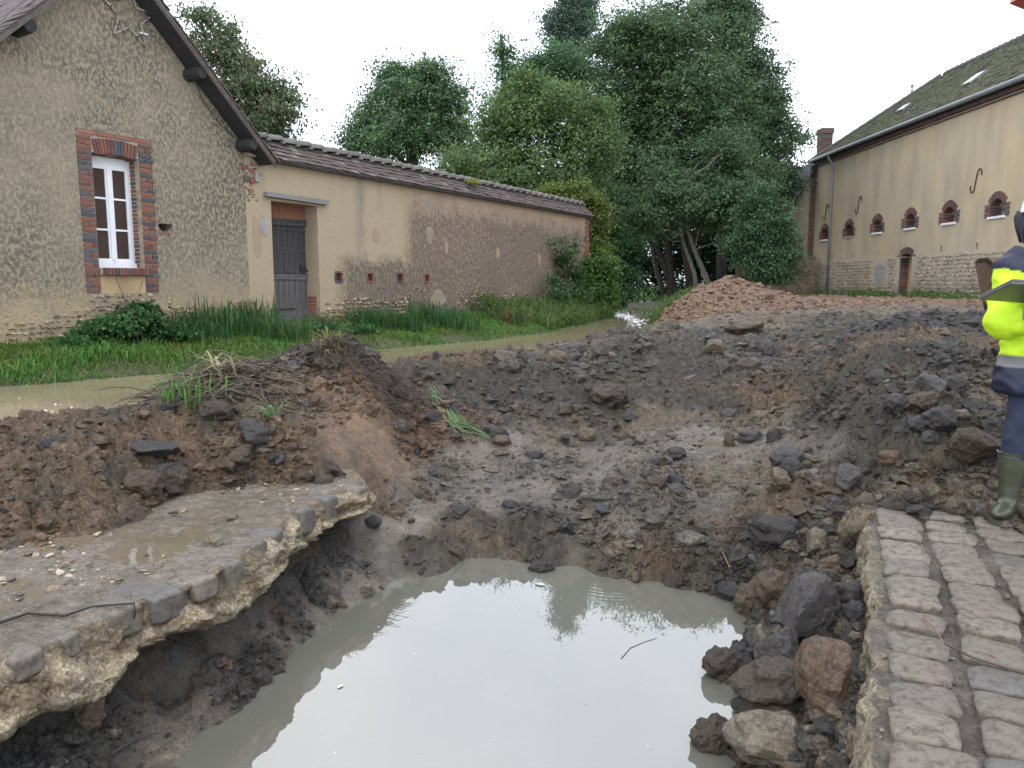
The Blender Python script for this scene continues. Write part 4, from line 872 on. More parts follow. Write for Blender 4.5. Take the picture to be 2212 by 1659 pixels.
blob_plate(-.95, 2.15, .09, .38, M_patch2, sd=1); blob_plate(-.78, 2.35, .10, .17, M_greyrender, sd=2)
rubble(gw, 'rubble_stone', (.62, 10.2), (.45, 1.45), .098, -.0, .034, .058, FL, lambda u, z: (z < 1.12 + .30 * float(fbm(np.array([u * 1.1]), np.array([5.]), 4, 9)[0]) - max(0, (u - 3.2)) * .012) and not (3.35 < u < 5.0 and z < 1.15) and (u < 3.4 or rng.random() < .55) and rng.random() < .9)
rubble(gw, 'flint', (5.6, 7.6), (.9, 1.35), .11, -.0, .02, .035, FL, lambda u, z: rng.random() < .5)
# coping: posts, tiles, ridge tiles
MB().box((-1.16, -.10, 3.485), (12.8, .7, 3.515)).add([(-1.16, -.1, 3.515), (12.8, -.1, 3.515), (12.8, .3, 3.89), (-1.16, .3, 3.89), (-1.16, .7, 3.515), (12.8, .7, 3.515)], [(0, 1, 2, 3), (3, 2, 5, 4), (0, 3, 4), (1, 5, 2)]).build('coping_core', M_mortar, gw)
MB().box((-.7, -.14, 3.44), (12.82, -.07, 3.484)).build('eave_board', M_darkwood, gw)
NT_ = 0; fieldm = MB(); slope = math.atan2(.385, .42)
for k in range(81):
    for r_ in range(5):
        u = -.80 + (k + .5) * .169; t_ = (r_ + .1) / 4.6; y = -.165 + .42 * t_ + .05; z = 3.475 + .385 * t_ + .05 + .012 * (4 - r_) * .3
        if NT_ < 296 and k < 60: brick(gw, (u + rng.normal() * .003, y, z + rng.normal() * .005 + .006), (.162, .165, .015), M_tile, rng.normal() * .012, 'roof_tile', slope - .16 + rng.normal() * .03, rng.normal() * .02); NT_ += 1
        else:
            M_ = Matrix.Translation((u, y, z + .006 + rng.normal() * .005)) @ Matrix.Rotation(slope - .16 + rng.normal() * .03, 4, 'X'); fieldm.box((-.081, -.082, -.008), (.081, .082, .008), M_)
fieldm.build('roof_tile_field', M_tile, gw, kind='stuff')
def half_tube(L_, r0, r1, th_=.018, n=8):
    m = MB(); V = []
    for x, r in ((0, r0), (L_, r1)):
        for rr in (r, r - th_):
            for j in range(n + 1): a = math.pi * j / n; V.append((x, math.cos(a) * rr, math.sin(a) * rr * .8))
    q = n + 1; F = []
    for j in range(n): F += [(j, j + 1, 2 * q + j + 1, 2 * q + j), (q + j + 1, q + j, 3 * q + j, 3 * q + j + 1), (j + 1, j, q + j, q + j + 1), (2 * q + j, 2 * q + j + 1, 3 * q + j + 1, 3 * q + j)]
    return m.add(V, F).mesh('ridge_tile', True)
RT = half_tube(.37, .135, .115); RT.materials.append(M_ridge)
for k in range(39):
    o = bpy.data.objects.new('ridge_tile', RT); C.objects.link(o); o.parent = gw; o.location = (-.78 + k * .348, .3 + rng.normal() * .006, 3.885 + rng.normal() * .008); o.rotation_euler = (0, -.09 + rng.normal() * .02, rng.normal() * .02)
rm = MB()
for k in range(39): rm.loft([(-.42 + k * .348, .3, 3.86, .06, .17), (-.42 + k * .348, .3, 3.99, .045, .09), (-.42 + k * .348, .3, 4.02, .01, .02)], 8)
rm.build('ridge_mortar', M_ridge, gw, kind='stuff')
for r_ in range(38):
    z = .75 + r_ * .0725
    for (a, b) in (((12.50, 12.77),) if r_ % 2 else ((12.60, 12.77),)): brick(gw, ((a + b) / 2, .11 - .012, z), (b - a, .24, .058), M_redbrick)
    brick(gw, (12.765, .36, z), (.03, .2, .058), M_redbrick)
# old plank door set back in the opening
door = empty('door', (-.035, .34, .62)); door.parent = gw
xs = np.cumsum([0] + [.155, .12, .135, .15, .125, .145, .14, .15]); xs = (xs - xs[-1] / 2)
for i in range(8):
    b = brick(door, ((xs[i] + xs[i + 1]) / 2, 0, .42 + rng.normal() * .004), (xs[i + 1] - xs[i] - .009, .026, .84), M_doorwood, rng.normal() * .004, 'plank')
    brick(door, ((xs[i] + xs[i + 1]) / 2, .006, 1.40 + rng.normal() * .004), (xs[i + 1] - xs[i] - .009, .026, .96), M_doordark if i < 9 else M_doorwood, rng.normal() * .004, 'plank')
brick(door, (0, -.028, .86), (1.12, .035, .10), M_doorwood, .004, 'ledge'); brick(door, (0, -.03, 1.86), (1.14, .05, .12), M_doordark, -.01, 'ledge'); brick(door, (0, -.02, 1.73), (1.12, .02, .03), M_doordark, .01, 'ledge')
brick(door, (-.15, -.02, .26), (.75, .012, .035), M_iron, 0, 'strap'); brick(door, (.44, -.04, 1.05), (.11, .03, .09), M_iron, 0, 'latch'); brick(door, (.55, -.06, .98), (.12, .02, .02), M_iron, .3, 'bolt')
MB().box((-.62, .004, -.1), (.62, .03, 2.2)).build('door_back', M_darkwood, door)
for i in range(7): brick(gw, (-.52 + i * .16, .33, 2.67), (.152, .03, .27), simple('red_board', (.20, .085, .05), .85, .3, 8, .4) if i == 0 else bpy.data.materials['red_board'], 0, 'board')
for r_ in range(7): brick(gw, (.528, .2, .66 + r_ * .07), (.012, .22, .055), M_redbrick)
# dead twig hooked over the door
put('twig', MB().tube([(-4.28, 13.95, 2.62), (-4.2, 13.98, 2.35), (-4.22, 14.0, 2.1), (-4.12, 14.05, 1.98), (-3.95, 14.1, 1.97), (-3.72, 14.12, 1.93)], [.006, .008, .007, .006, .006, .004], 6).mesh('twig'), M_straw if False else M_bark, label='dead curved twig hanging in front of the old plank door', category='twig')

# ---- barn on the right
RZ_B = math.atan2(.99988, -.0156)
barn = empty('stone_barn', (16.2, 42, 0), RZ_B, label='long ochre rendered barn with mossy tiled roof and small arched windows, right', category='barn')
WU = [-1.22, -4.02, -6.85, -9.65, -12.43, -15.25, -18.05]
def win_hole(u, w_=.44): return [(u - w_, 3.62), (u + w_, 3.62)] + arch_pts(u + w_, u - w_, 3.95, 4.22)
dh = [(-10.02, .5), (-9.05, .5)] + arch_pts(-9.05, -10.02, 2.45, 2.60, 6)
poly_plate(barn, 'wall', M_barn, [(-26, 0), (.15, 0), (.15, 7.72), (-26, 7.72)], [win_hole(u) for u in WU] + [dh] + [[(u - .06, 2.55), (u + .06, 2.55), (u + .06, 2.78), (u - .06, 2.78)] for u in (-2.3, -4.53, -7.05, -12.04, -14.27)], 0, -.5)
MB().box((-26, -.62, 0), (.15, -.55, 7.6)).box((-26, -8.2, 0), (.15, -7.7, 7.7)).box((-.2, -7.7, 0), (.15, -.62, 7.7)).build('inner_wall', simple('dark_interior', (.05, .04, .035), .9), barn)
class CM(MB):
    def __init__(s): super().__init__(); s.c = []
    def col(s, c):
        while len(s.c) < len(s.v): s.c.append(c)
    def build(s, name, mat, parent, **kw):
        me = s.mesh(name); a = me.color_attributes.new('Col', 'FLOAT_COLOR', 'POINT'); a.data.foreach_set('color', np.array([(*c, 1) for c in s.c], dtype=np.float32).ravel()); return put(name, me, mat, parent, **kw)
BC = [(.15, .07, .055), (.12, .058, .05), (.09, .065, .065), (.17, .085, .065), (.085, .075, .078)]
def rb(): c = BC[rng.integers(0, 5)]; v = rng.uniform(.8, 1.2); return tuple(q * v for q in c)
def surround(u, zs, zsp, zc, hw, jw, al, name='brick_surround', nv=17):
    m = CM()
    z = zs
    while z < zsp + .1:
        for s_ in (-1, 1):
            L_ = jw if int((z - zs) / .075) % 2 else jw * .82
            m.box((u + s_ * hw if s_ > 0 else u - hw - L_, -.3, z), (u + hw + L_ if s_ > 0 else u - hw, .018, z + .058)); m.col(rb())
        z += .075
    for k in range(nv):
        t_ = (k + .5) / nv; a = math.pi * (1 - t_); x = u - hw + 2 * hw * t_; zz = zsp + (zc - zsp) * math.sin(math.pi * t_) ** .8
        M_ = Matrix.Translation((x + .04 * (t_ - .5), -.14, zz + al / 2)) @ Matrix.Rotation((t_ - .5) * 1.25, 4, 'Y'); m.box((-hw / nv * .78, -.16, -al / 2 - .01), (hw / nv * .78, .16, al / 2), M_); m.col(rb())
    m.build(name, M_brickcol, barn)
    mm = CM(); mm.box((u - hw - jw * .8, -.3, zs), (u - hw - .001, .006, zsp + .1)); mm.box((u + hw + .001, -.3, zs), (u + hw + jw * .8, .006, zsp + .1)); mm.col((.34, .28, .21)); mm.build('surround_mortar', M_brickcol, barn)
M_shutter = simple('grey_shutter', (.30, .31, .32), .7, .15, 4, .2)
for i, u in enumerate(WU):
    surround(u, 3.60, 3.95, 4.22, .44, .24, .24)
    w_ = empty('window', (u, 0, 0)); w_.parent = barn
    if i != 1: MB().cbox((-.47, -.3, 3.54), (.47, .05, 3.625), .01).build('sill', M_white, w_)
    else: MB().cbox((-.47, -.3, 3.54), (.47, .03, 3.625), .01).build('sill', M_mortar, w_)
    MB().box((-.43, -.5, 3.62), (.5 if i == 1 else .5, -.42, 4.3)).build('shutter', M_shutter if i > 1 else M_darkwood, w_)
    if i > 1:
        for b in ((.0, -.38, 3.86, .0), ): MB().box((-.44, -.34, 3.86), (.44, -.325, 3.885)).build('bar', M_iron, w_)
        MB().box((-.17, -.34, 3.62), (-.15, -.325, 4.22)).build('bar', M_iron, w_)
    # brick reveal on the far side
    m = CM()
    for r_ in range(8): m.box((.425, -.42, 3.63 + r_ * .07), (.445, -.02, 3.685 + r_ * .07)); m.col(rb())
    m.build('reveal_brick', M_brickcol, w_)
surround(-9.535, .6, 2.45, 2.60, .485, .26, .26, nv=14)
dr = empty('door', (-9.535, 0, 0)); dr.parent = barn
MB().box((-.48, -.45, .5), (.48, -.36, 2.62)).build('door_panel', M_plaster_orange, dr)
m = CM()
for r_ in range(27): m.box((.462, -.35, .6 + r_ * .07), (.484, -.02, .655 + r_ * .07)); m.col(rb())
m.build('reveal_brick', M_brickcol, dr)
surround(-7.35, 1.30, 2.05, 2.22, .50, .22, .22, 'blocked_window_surround', 15)
MB().add([(-7.84, .012, 1.33), (-6.86, .012, 1.33)] and [(p[0], .028, p[1]) for p in [(-7.84, 1.33), (-6.86, 1.33)] + arch_pts(-6.86, -7.84, 2.05, 2.2)], [tuple(range(13))]).build('blocked_panel', M_greyrender, barn)
# plinth of flints
def in_open(u, z): return (-10.35 < u < -8.75) or (-8.1 < u < -6.6 and 1.25 < z < 2.5)
P = [];
for j in range(13):
    for i in range(176):
        u = -25.8 + (i + .5 * (j % 2)) * .148 + rng.normal() * .02; z = .62 + j * .147 + rng.normal() * .015
        if in_open(u, z) or (u > -3 and rng.random() < .3): continue
        P.append((u, .028, z))
P = np.array(P); n_ = len(P); FB = np.array([(.30, .25, .19), (.20, .16, .12), (.36, .30, .23), (.13, .105, .09), (.25, .16, .12), (.18, .17, .16), (.40, .35, .28)])
scatter('flint', P, rng.uniform(.038, .066, n_), FB[rng.integers(0, 7, n_)] * rng.uniform(.85, 1.15, (n_, 1)), M_brickcol, False, .7, barn, kind='stuff')
pts = [(-26, .0)] + [(-26 + i * .5, 2.47 + .05 * math.sin(i * 2.3) + .03 * math.sin(i * 5.1)) for i in range(53)] + [(.15, 2.47), (.15, 0)]
hp = [(-10.02, .4), (-9.05, .4), (-9.05, 2.44), (-10.02, 2.44)]
t = NT('plinth_mortar'); sep = t.n('ShaderNodeSeparateXYZ'); t.l(t.tc.outputs['Object'], sep.inputs[0]); nn = t.noise(.9, 5, .6)
cc_ = t.ramp(nn, [(.3, (.34, .29, .22)), (.55, (.42, .37, .30)), (.7, (.38, .27, .17))]); zf = t.ramp(t.math('ADD', t.math('DIVIDE', sep.outputs['Z'], 10), t.math('MULTIPLY', t.math('SUBTRACT', nn, .5), .12)), [(.08, .8), (.15, 0)])
t.out(t.mix(zf, cc_, (.085, .085, .05)), .9, t.bump(t.noise(20, 5, .7), .8, .02))
poly_plate(barn, 'plinth', t.m, pts, [hp], .025, .001)
# roof
EAVE, SLP = 7.80, .75; W2 = 4.15
m = CM(); nrw = 44; sl = W2 + .3; NC = 128
moss = [(.075, .085, .035), (.055, .06, .03), (.09, .095, .05), (.05, .045, .04), (.07, .05, .045)]
for r_ in range(nrw):
    y0 = .30 - sl * r_ / nrw; y1 = y0 - sl / nrw * 1.5; z0 = EAVE + SLP * (.30 - y0) + .03; z1 = EAVE + SLP * (.30 - y1) + .005; hipu = .45 - (r_ / nrw) * W2
    for c_ in range(NC):
        u0 = -26 + c_ * .208; u1 = u0 + .2
        if u0 > hipu: continue
        u1 = min(u1, hipu + .05); d = rng.normal() * .012; nf = float(_h(np.array([c_ // 5]), np.array([r_ // 4]), 3)[0])
        m.add([(u0, y0, z0 + d), (u1, y0, z0 + d), (u1, y1, z1 + d), (u0, y1, z1 + d), (u0, y0, z0 + d - .03), (u1, y0, z0 + d - .03)], [(0, 1, 2, 3)[::-1], (4, 5, 1, 0), ]); v = rng.uniform(.7, 1.3); m.col(tuple(q * v for q in moss[min(4, int(nf * 3 + rng.random() * 2))]))
t = NT('mossy_tiles'); a_ = t.n('ShaderNodeAttribute', attribute_name='Col').outputs['Color']; n1 = t.noise(1.1, 5, .65); n2 = t.noise(7, 5, .7)
t.out(t.mix(t.ramp(n1, [(.42, 0), (.6, .75)]), a_, t.ramp(n2, [(.3, (.035, .042, .02)), (.7, (.13, .145, .06))])), .95, t.bump(n2, .8, .04)); M_moss = t.m
m.build('roof_tile_field', M_moss, barn, kind='stuff')
EZ = EAVE + SLP * .3; RZ_ = EAVE + SLP * sl
MB().add([(-26, .28, EAVE + .0), (.43, .28, EAVE + .0), (.45 - W2, .3 - sl, RZ_ - .03), (-26, .3 - sl, RZ_ - .03), (-26, -2 * sl + .3, EAVE), (.43, -2 * sl + .3, EAVE)], [(0, 1, 2, 3), (3, 2, 5, 4), (1, 5, 2)]).build('roof', M_moss, barn)
m = MB()
for k in range(58):
    u = -26 + k * .38
    if u < .3 - W2: m.tube([(u, .3 - sl, RZ_ + .04), (u + .34, .3 - sl, RZ_ + .0)], [.13, .11], 8)
for k in range(16):
    t_ = k / 16; a = Vector((.45 - W2 * t_, .3 - sl * t_, EAVE + SLP * sl * t_ + .05)); t2 = (k + 1) / 16; b = Vector((.45 - W2 * t2, .3 - sl * t2, EAVE + SLP * sl * t2 + .05)); m.tube([a, b], [.10, .12], 7)
m.build('ridge_tile', M_ridge, barn, kind='stuff')
m = CM()
for k in range(250): m.box((-25.9 + k * .105, 0, 7.50 + .08), (-25.9 + k * .105 + .085, .14, 7.70)); m.col(rb())
for k in range(100): m.box((-25.9 + k * .262, 0, 7.42 + .08 - .03), (-25.9 + k * .262 + .25, .09, 7.49)); m.col(rb())
m.build('brick_cornice', M_brickcol, barn, kind='stuff')
MB().box((-26, .0, 7.7), (.3, .26, 7.79)).build('soffit', M_darkwood, barn)
MB().tube([(-26, .36, 7.80), (.5, .36, 7.80)], .085, 10).build('gutter', M_zinc, barn, True)
MB().tube([(-2.05, .36, 7.75), (-2.05, .34, 7.6), (-2.1, .13, 7.25), (-2.1, .12, 4.8), (-2.1, .12, .75)], .055, 10).build('downpipe', M_zinc, barn, True)
for z in (6.4, 4.8, 3.2, 1.7): MB().tube([(-2.1, .12, z), (-2.1, .12, z + .05)], .068, 10).build('pipe_clip', M_zinc, barn)
for (u, z) in ((-1.28, 5.03), (-4.95, 5.03), (-13.98, 4.97)):
    pts = []
    for k in range(9): a = R(180 - 25 + k * 26); pts.append((u - .22 - .11 + .0 * k + .12 * math.cos(a) * -1 * -1, .03, z - .29 + .10 * math.sin(a + math.pi) * 1))
    S_ = [(.25, -.14), (.27, -.24), (.22, -.34), (.13, -.36), (.06, -.29), (.02, -.1), (-.02, .1), (-.06, .27), (-.14, .35), (-.23, .33), (-.27, .24), (-.26, .14)]
    MB().tube([(u + p[0] * 1.15, .035, z + p[1] * 1.1) for p in S_], .020, 6).build('wall_anchor', M_iron, barn, True)
for (px, py, ln) in ((1950, 235, .5), (2097, 172, .75)):
    r_ = ray(px, py); t_ = (EAVE - CAMH - SLP * (16.2 - .3)) / (r_[2] - SLP * r_[0]); X, Yw, Zw = r_[0] * t_, r_[1] * t_, CAMH + r_[2] * t_
    sk = empty('skylight', (Yw - 42, -(X - 16.2), Zw)); sk.parent = barn; sk.rotation_euler = (-math.atan(SLP), 0, 0)
    m = MB(); m.box((-.30, -ln / 2, .02), (.30, ln / 2, .10)); m.build('frame', M_zinc, sk); MB().box((-.25, -ln / 2 + .06, .10), (.25, ln / 2 - .06, .108)).build('pane', simple('sky_glass', (.5, .55, .6), .05, .05, 2, 0) if 'sky_glass' not in bpy.data.materials else bpy.data.materials['sky_glass'], sk)
m = CM(); cx, cy = gd(1783, 312, 44.5)[:2]; cu, cyy = cy - 42, -(cx - 16.2)
for k in range(30):
    z = 6.9 + k * .1; e = .05 if k > 26 else 0
    for q in range(4): m.box((cu - .36 - e + q * .18, cyy - .3 - e, z), (cu - .36 + e * (1 if q == 3 else 0) + q * .18 + .17, cyy + .3 + e, z + .085)); m.col(rb())
m.build('chimney', M_brickcol, barn)
# lean-to on the far corner with slanting verge
X0_ = .6
ln_ = empty('lean_to', (15.05, 42.35, 0), 0, label='narrow lean-to wall with sloping verge at the far corner of the barn', category='outbuilding')
poly_plate(ln_, 'wall', simple('lean_to_render', (.27, .24, .18), .9, .25, 1.2, .4, 9, .01), [(.18, .3), (1.9, .3), (1.9, 7.55), (1.17, 7.55), (.18, 5.85)], [], 0, 3)
m = MB(); m.add([(-.05, -.25, 5.48), (1.25, -.25, 7.75), (1.25, 3.2, 7.75), (-.05, 3.2, 5.48), (-.05, -.25, 5.62), (1.25, -.25, 7.9), (1.25, 3.2, 7.9), (-.05, 3.2, 5.62)], [(0, 3, 2, 1), (4, 5, 6, 7), (0, 1, 5, 4), (1, 2, 6, 5), (2, 3, 7, 6), (3, 0, 4, 7)]); m.build('roof', M_darkwood, ln_)
MB().tube([(.62, -.22, 6.55), (.62, .3, 6.55)], .09, 6).build('purlin', M_greywood, ln_)
m = CM()
for k in range(72): e = .06 * (k % 2); m.box((.93 - e, -.04, 2.55 + k * .07), (1.17, .1, 2.605 + k * .07)); m.col(rb())
m.build('brick_quoin', M_brickcol, ln_)
# mossy low wall between barn and trees
lw = empty('low_stone_wall', (11.9, 41.2, 0), 0, label='low mossy stone wall running from the trees to the barn corner', category='wall')
t = NT('mossy_masonry'); nn = t.noise(1.2, 5, .65, mapscale=(1, 1, .5)); t.out(t.ramp(nn, [(.3, (.07, .065, .04)), (.5, (.16, .125, .085)), (.7, (.24, .19, .13))]), .95, t.bump(t.noise(9, 5, .7), .9, .04))
MB().box((0, 0, .2), (4.05, .45, 2.72)).box((-.05, -.04, 2.72), (4.05, .5, 2.8)).build('wall', t.m, lw)
m = CM()
for j in range(22):
    for i in range(20):
        if rng.random() < .85: u = i * .2 + .1 * (j % 2); m.box((u, -.025 * rng.random() - .005, .5 + j * .1), (u + .18, .02, .585 + j * .1)); v = rng.uniform(.5, 1.2); m.col((.17 * v, .13 * v, .095 * v))
m.build('wall_stone', M_brickcol, lw, kind='stuff')
# spire far behind the barn
sx, sy, sz = gd(1969, 210, 62); sp_ = empty('spire', (sx, sy, 0), 0, label='small pointed metal spire with ball finial rising behind the barn roof', category='spire')
zt = gd(1970, 170, 62)[2]; zb = sz - 2
MB().loft([(0, 0, zb - 4, .9, .9), (0, 0, zb, .75, .75), (0, 0, sz - .6, .34, .34), (0, 0, zt - .6, .03, .03)], 8).build('spire_roof', M_zinc, sp_); MB().loft([(0, 0, zt - .7, .01, .01), (0, 0, zt - .62, .11, .11), (0, 0, zt - .5, .13, .13), (0, 0, zt - .38, .02, .02)], 10).build('finial_ball', M_zinc, sp_); MB().tube([(0, 0, zt - .7), (0, 0, zt)], .025, 6).build('finial_rod', M_iron, sp_)
MB().box((-1, -1, 0), (1, 1, zb - 4)).build('tower', M_barn, sp_)

# ------------------------------------------------------------------ vegetation
def leaves(name, P, size, col, mat=M_leaf, parent=None, up=.5, outc=None, aspect=.5, droop=0, **kw):
    """one mesh of small leaf-shaped faces at points P"""
    n = len(P); nrm = rng.normal(size=(n, 3)); nrm[:, 2] += up * 2
    if outc is not None: d = P - outc; d /= np.linalg.norm(d, axis=1)[:, None] + 1e-6; nrm += d * .8
    nrm /= np.linalg.norm(nrm, axis=1)[:, None]
    a = rng.normal(size=(n, 3)); a[:, 2] -= droop; a -= nrm * (a * nrm).sum(1)[:, None]; a /= np.linalg.norm(a, axis=1)[:, None]; b = np.cross(nrm, a)
    s = (size if hasattr(size, '__len__') else size * rng.uniform(.65, 1.3, n))[:, None]
    V = np.stack([P, P + a * s * .45 + b * s * aspect * .5 + nrm * s * .06, P + a * s, P + a * s * .45 - b * s * aspect * .5 + nrm * s * .06], 1)
    F = np.arange(n * 4).reshape(n, 4); me = mesh_np(name, V.reshape(-1, 3), F, np.repeat(col, 4, 0)); return put(name, me, mat, parent, **kw)
def crown_points(blobs, ncl, nlf, csz):
    """blobs: (centre, (rx,ry,rz)); returns leaf positions and a tint per leaf"""
    P = []; T = []; vol = np.array([b[1][0] * b[1][2] for b in blobs]); vol = vol / vol.sum(); cen = []
    for (c, r), v in zip(blobs, vol):
        m = max(3, int(ncl * v)); d = rng.normal(size=(m, 3)); d /= np.linalg.norm(d, axis=1)[:, None]
        d[:, 1] -= .35; d /= np.linalg.norm(d, axis=1)[:, None]
        lob = .84 + .24 * np.sin(d[:, 0] * 5 + c[0] * 3) * np.cos(d[:, 2] * 4.2 + c[2]) + .10 * rng.normal(size=m)
        rad = (rng.random(m) ** .33) * lob; sp_ = rng.random(m) < .10; rad[sp_] = rng.uniform(1.0, 1.28, sp_.sum()); cc = np.array(c) + d * np.array(r) * rad[:, None]; cen.append(cc[~sp_])
        k = rng.poisson(nlf, m) + 3; sg = csz * rng.uniform(.5, 1.35, m); k[sp_] //= 3; sg[sp_] *= .5; tint = rng.normal(size=m)
        idx = np.repeat(np.arange(m), k); off = rng.normal(size=(len(idx), 3)) * np.array((1, 1, .52)); P.append(cc[idx] + off * sg[idx][:, None]); T.append(tint[idx])
    return np.concatenate(P), np.concatenate(T), np.concatenate(cen)
def tree(name, label, base, blobs, trunks, ncl, nlf, csz, leaf, col, hi, cat='tree', bark=None, droop=0, extra=None, up=.5, aspect=.5):
    t = empty(name, base, 0, label=label, category=cat); B = np.array(base)
    P, T, cen = crown_points(blobs, ncl, nlf, csz); P = P - B; cen = cen - B
    f = np.clip(.5 + .28 * T + .25 * rng.normal(size=len(P)), 0, 1)[:, None]; c = np.array(col) * (1 - f) + np.array(hi) * f
    c = c * rng.uniform(.75, 1.25, (len(P), 1))
    if extra is not None: m = rng.random(len(P)) < extra[1]; c[m] = np.array(extra[0]) * rng.uniform(.6, 1.3, (m.sum(), 1))
    keep = P[:, 2] > .05; leaves('crown', P[keep], leaf, c[keep], M_leaf, t, up, np.mean(cen, 0), aspect, droop)
    for (pts, r0) in trunks:
        pts = [Vector(p) - Vector(base) for p in pts]; n_ = len(pts); MB().tube(pts, [r0 * (1 - .75 * i / (n_ - 1)) for i in range(n_)], 9).build('trunk', bark or M_bark, t, True)
    m = MB(); tops = [Vector(p[0][-1]) - Vector(base) for p in trunks]; mids = [Vector(p[0][len(p[0]) // 2]) - Vector(base) for p in trunks]
    for k in rng.integers(0, len(cen), min(46, len(cen))):
        e = Vector(cen[k]); fr = 1 if cat == 'tree' else .12; s_ = min(tops + mids, key=lambda q: (q - e).length); s_ = s_ if s_.z < e.z + 1 else mids[0]
        
        if (e - s_).length > (2.4 if 'spiky' in label else 4.0): continue
        mid = s_.lerp(e, .5) + Vector(rng.normal(size=3)) * .25 + Vector((0, 0, -.1)); m.tube([s_, mid, e], [max(.03, .02 * (e - s_).length) * fr, .03 * fr, .012 * fr], 5, False)
    m.build('branches', bark or M_bark, t, kind='stuff'); return t
def bl(px, py, d, rx, rz, ry=None):
    c = gd(px, py, d); k = d / FPX; return (c, (rx * k, (ry or rx) * k, rz * k))
# cherry behind the house
def gb(px, d, z): q = gd(px, 600, d); return (q[0], q[1], z)
tree('cherry_tree', 'cherry tree with drooping reddish-green leaves behind the gabled house', gb(520, 21, .7), [bl(470, 120, 21, 70, 60), bl(540, 190, 21, 85, 80), bl(600, 260, 21, 60, 75), bl(620, 200, 21, 38, 40), bl(450, 60, 21, 45, 35), bl(560, 270, 21, 80, 70), bl(410, 30, 21, 25, 22), bl(500, 75, 21, 30, 22)],
     [([gb(520, 21, .7), gd(525, 400, 21), gd(530, 250, 21), gd(540, 170, 21)], .22), ([gd(528, 330, 21), gd(570, 260, 21), gd(600, 210, 21)], .1)], 260, 60, .22, .125, (.075, .115, .055), (.15, .20, .10), droop=1.6, extra=((.20, .085, .05), .09), up=.1, aspect=.42)
tree('round_tree', 'round bluish-green tree standing alone behind the middle of the garden wall', gb(885, 38, .7), [bl(880, 215, 38, 95, 80), bl(800, 270, 38, 60, 60), bl(960, 230, 38, 70, 90), bl(870, 300, 38, 120, 70), bl(780, 320, 38, 42, 40), bl(985, 310, 38, 60, 60), bl(850, 160, 38, 40, 30), bl(925, 160, 38, 45, 35)],
     [([gb(885, 38, .7), gd(888, 420, 38), gd(885, 300, 38), gd(880, 230, 38)], .35), ([gd(886, 360, 38), gd(935, 290, 38), gd(960, 220, 38)], .15), ([gd(886, 370, 38), gd(830, 300, 38), gd(800, 250, 38)], .15)], 700, 62, .36, .17, (.062, .12, .058), (.145, .235, .105))
tree('light_green_tree', 'bright yellow-green tree with twisted bare branches above the garden wall', gb(1150, 31, .7), [bl(1090, 260, 31, 80, 80), bl(1190, 250, 31, 100, 85), bl(1260, 330, 31, 85, 100), bl(1080, 370, 31, 130, 80), bl(1180, 430, 31, 150, 70), bl(1000, 380, 31, 60, 60), bl(1290, 250, 31, 45, 40), bl(1150, 190, 31, 50, 35)],
     [([gb(1150, 31, .7), gd(1140, 450, 31), gd(1145, 340, 31), gd(1130, 250, 31)], .22), ([gb(1220, 31, .7), gd(1235, 420, 31), gd(1225, 330, 31), gd(1260, 240, 31), gd(1300, 215, 31)], .2)], 900, 62, .30, .15, (.08, .13, .05), (.165, .25, .095), extra=((.14, .20, .05), .08))
tree('slender_spiky_tree', 'thin upright tree with a spiky top left of the tall group', gb(1110, 40, .7), [bl(1085, 120, 40, 22, 45), bl(1110, 180, 40, 55, 60), bl(1080, 85, 40, 9, 26), bl(1160, 170, 40, 60, 70), bl(1210, 150, 40, 55, 60), bl(1120, 250, 40, 80, 60), bl(1250, 180, 40, 60, 70)],
     [([gb(1110, 40, .7), gd(1100, 350, 40), gd(1088, 180, 40), gd(1082, 75, 40)], .25)], 420, 60, .30, .16, (.06, .125, .055), (.12, .22, .10))
tree('poplar', 'tall narrow poplar whose top leaves the picture behind the other trees', gb(1230, 55, .7), [bl(1240, 40, 55, 38, 110), bl(1200, 60, 55, 26, 50), bl(1262, 20, 55, 26, 70), bl(1230, -50, 55, 26, 60), bl(1225, 160, 55, 45, 70)],
     [([gb(1230, 55, .7), gd(1232, 300, 55), gd(1236, 100, 55), gd(1235, -60, 55)], .35)], 480, 60, .38, .2, (.06, .10, .07), (.11, .165, .11), up=0)
ATR = [([gb(1500, 38, .5), gd(1478, 500, 38), gd(1440, 350, 38), gd(1400, 180, 38)], .28), ([gb(1470, 38, .5), gd(1420, 540, 38), gd(1385, 450, 38), gd(1350, 320, 38)], .2), ([gb(1455, 38, .5), gd(1440, 500, 38), gd(1430, 330, 38), gd(1420, 150, 38)], .22), ([gb(1440, 38, .5), gd(1415, 570, 38), gd(1400, 480, 38), gd(1330, 350, 38)], .16)]
tree('alder', 'largest dark alder with many trunks at the bend of the stream', gb(1455, 38, .5), [bl(1400, 120, 38, 130, 100), bl(1480, 230, 38, 150, 130), bl(1350, 240, 38, 110, 110), bl(1420, 370, 38, 150, 90), bl(1540, 380, 38, 130, 90), bl(1330, 380, 38, 80, 100), bl(1450, 60, 38, 90, 60), bl(1480, 470, 38, 120, 45), bl(1350, 90, 38, 70, 50), bl(1380, 480, 39, 80, 40)],
     ATR, 2300, 62, .34, .17, (.052, .095, .046), (.14, .215, .10))
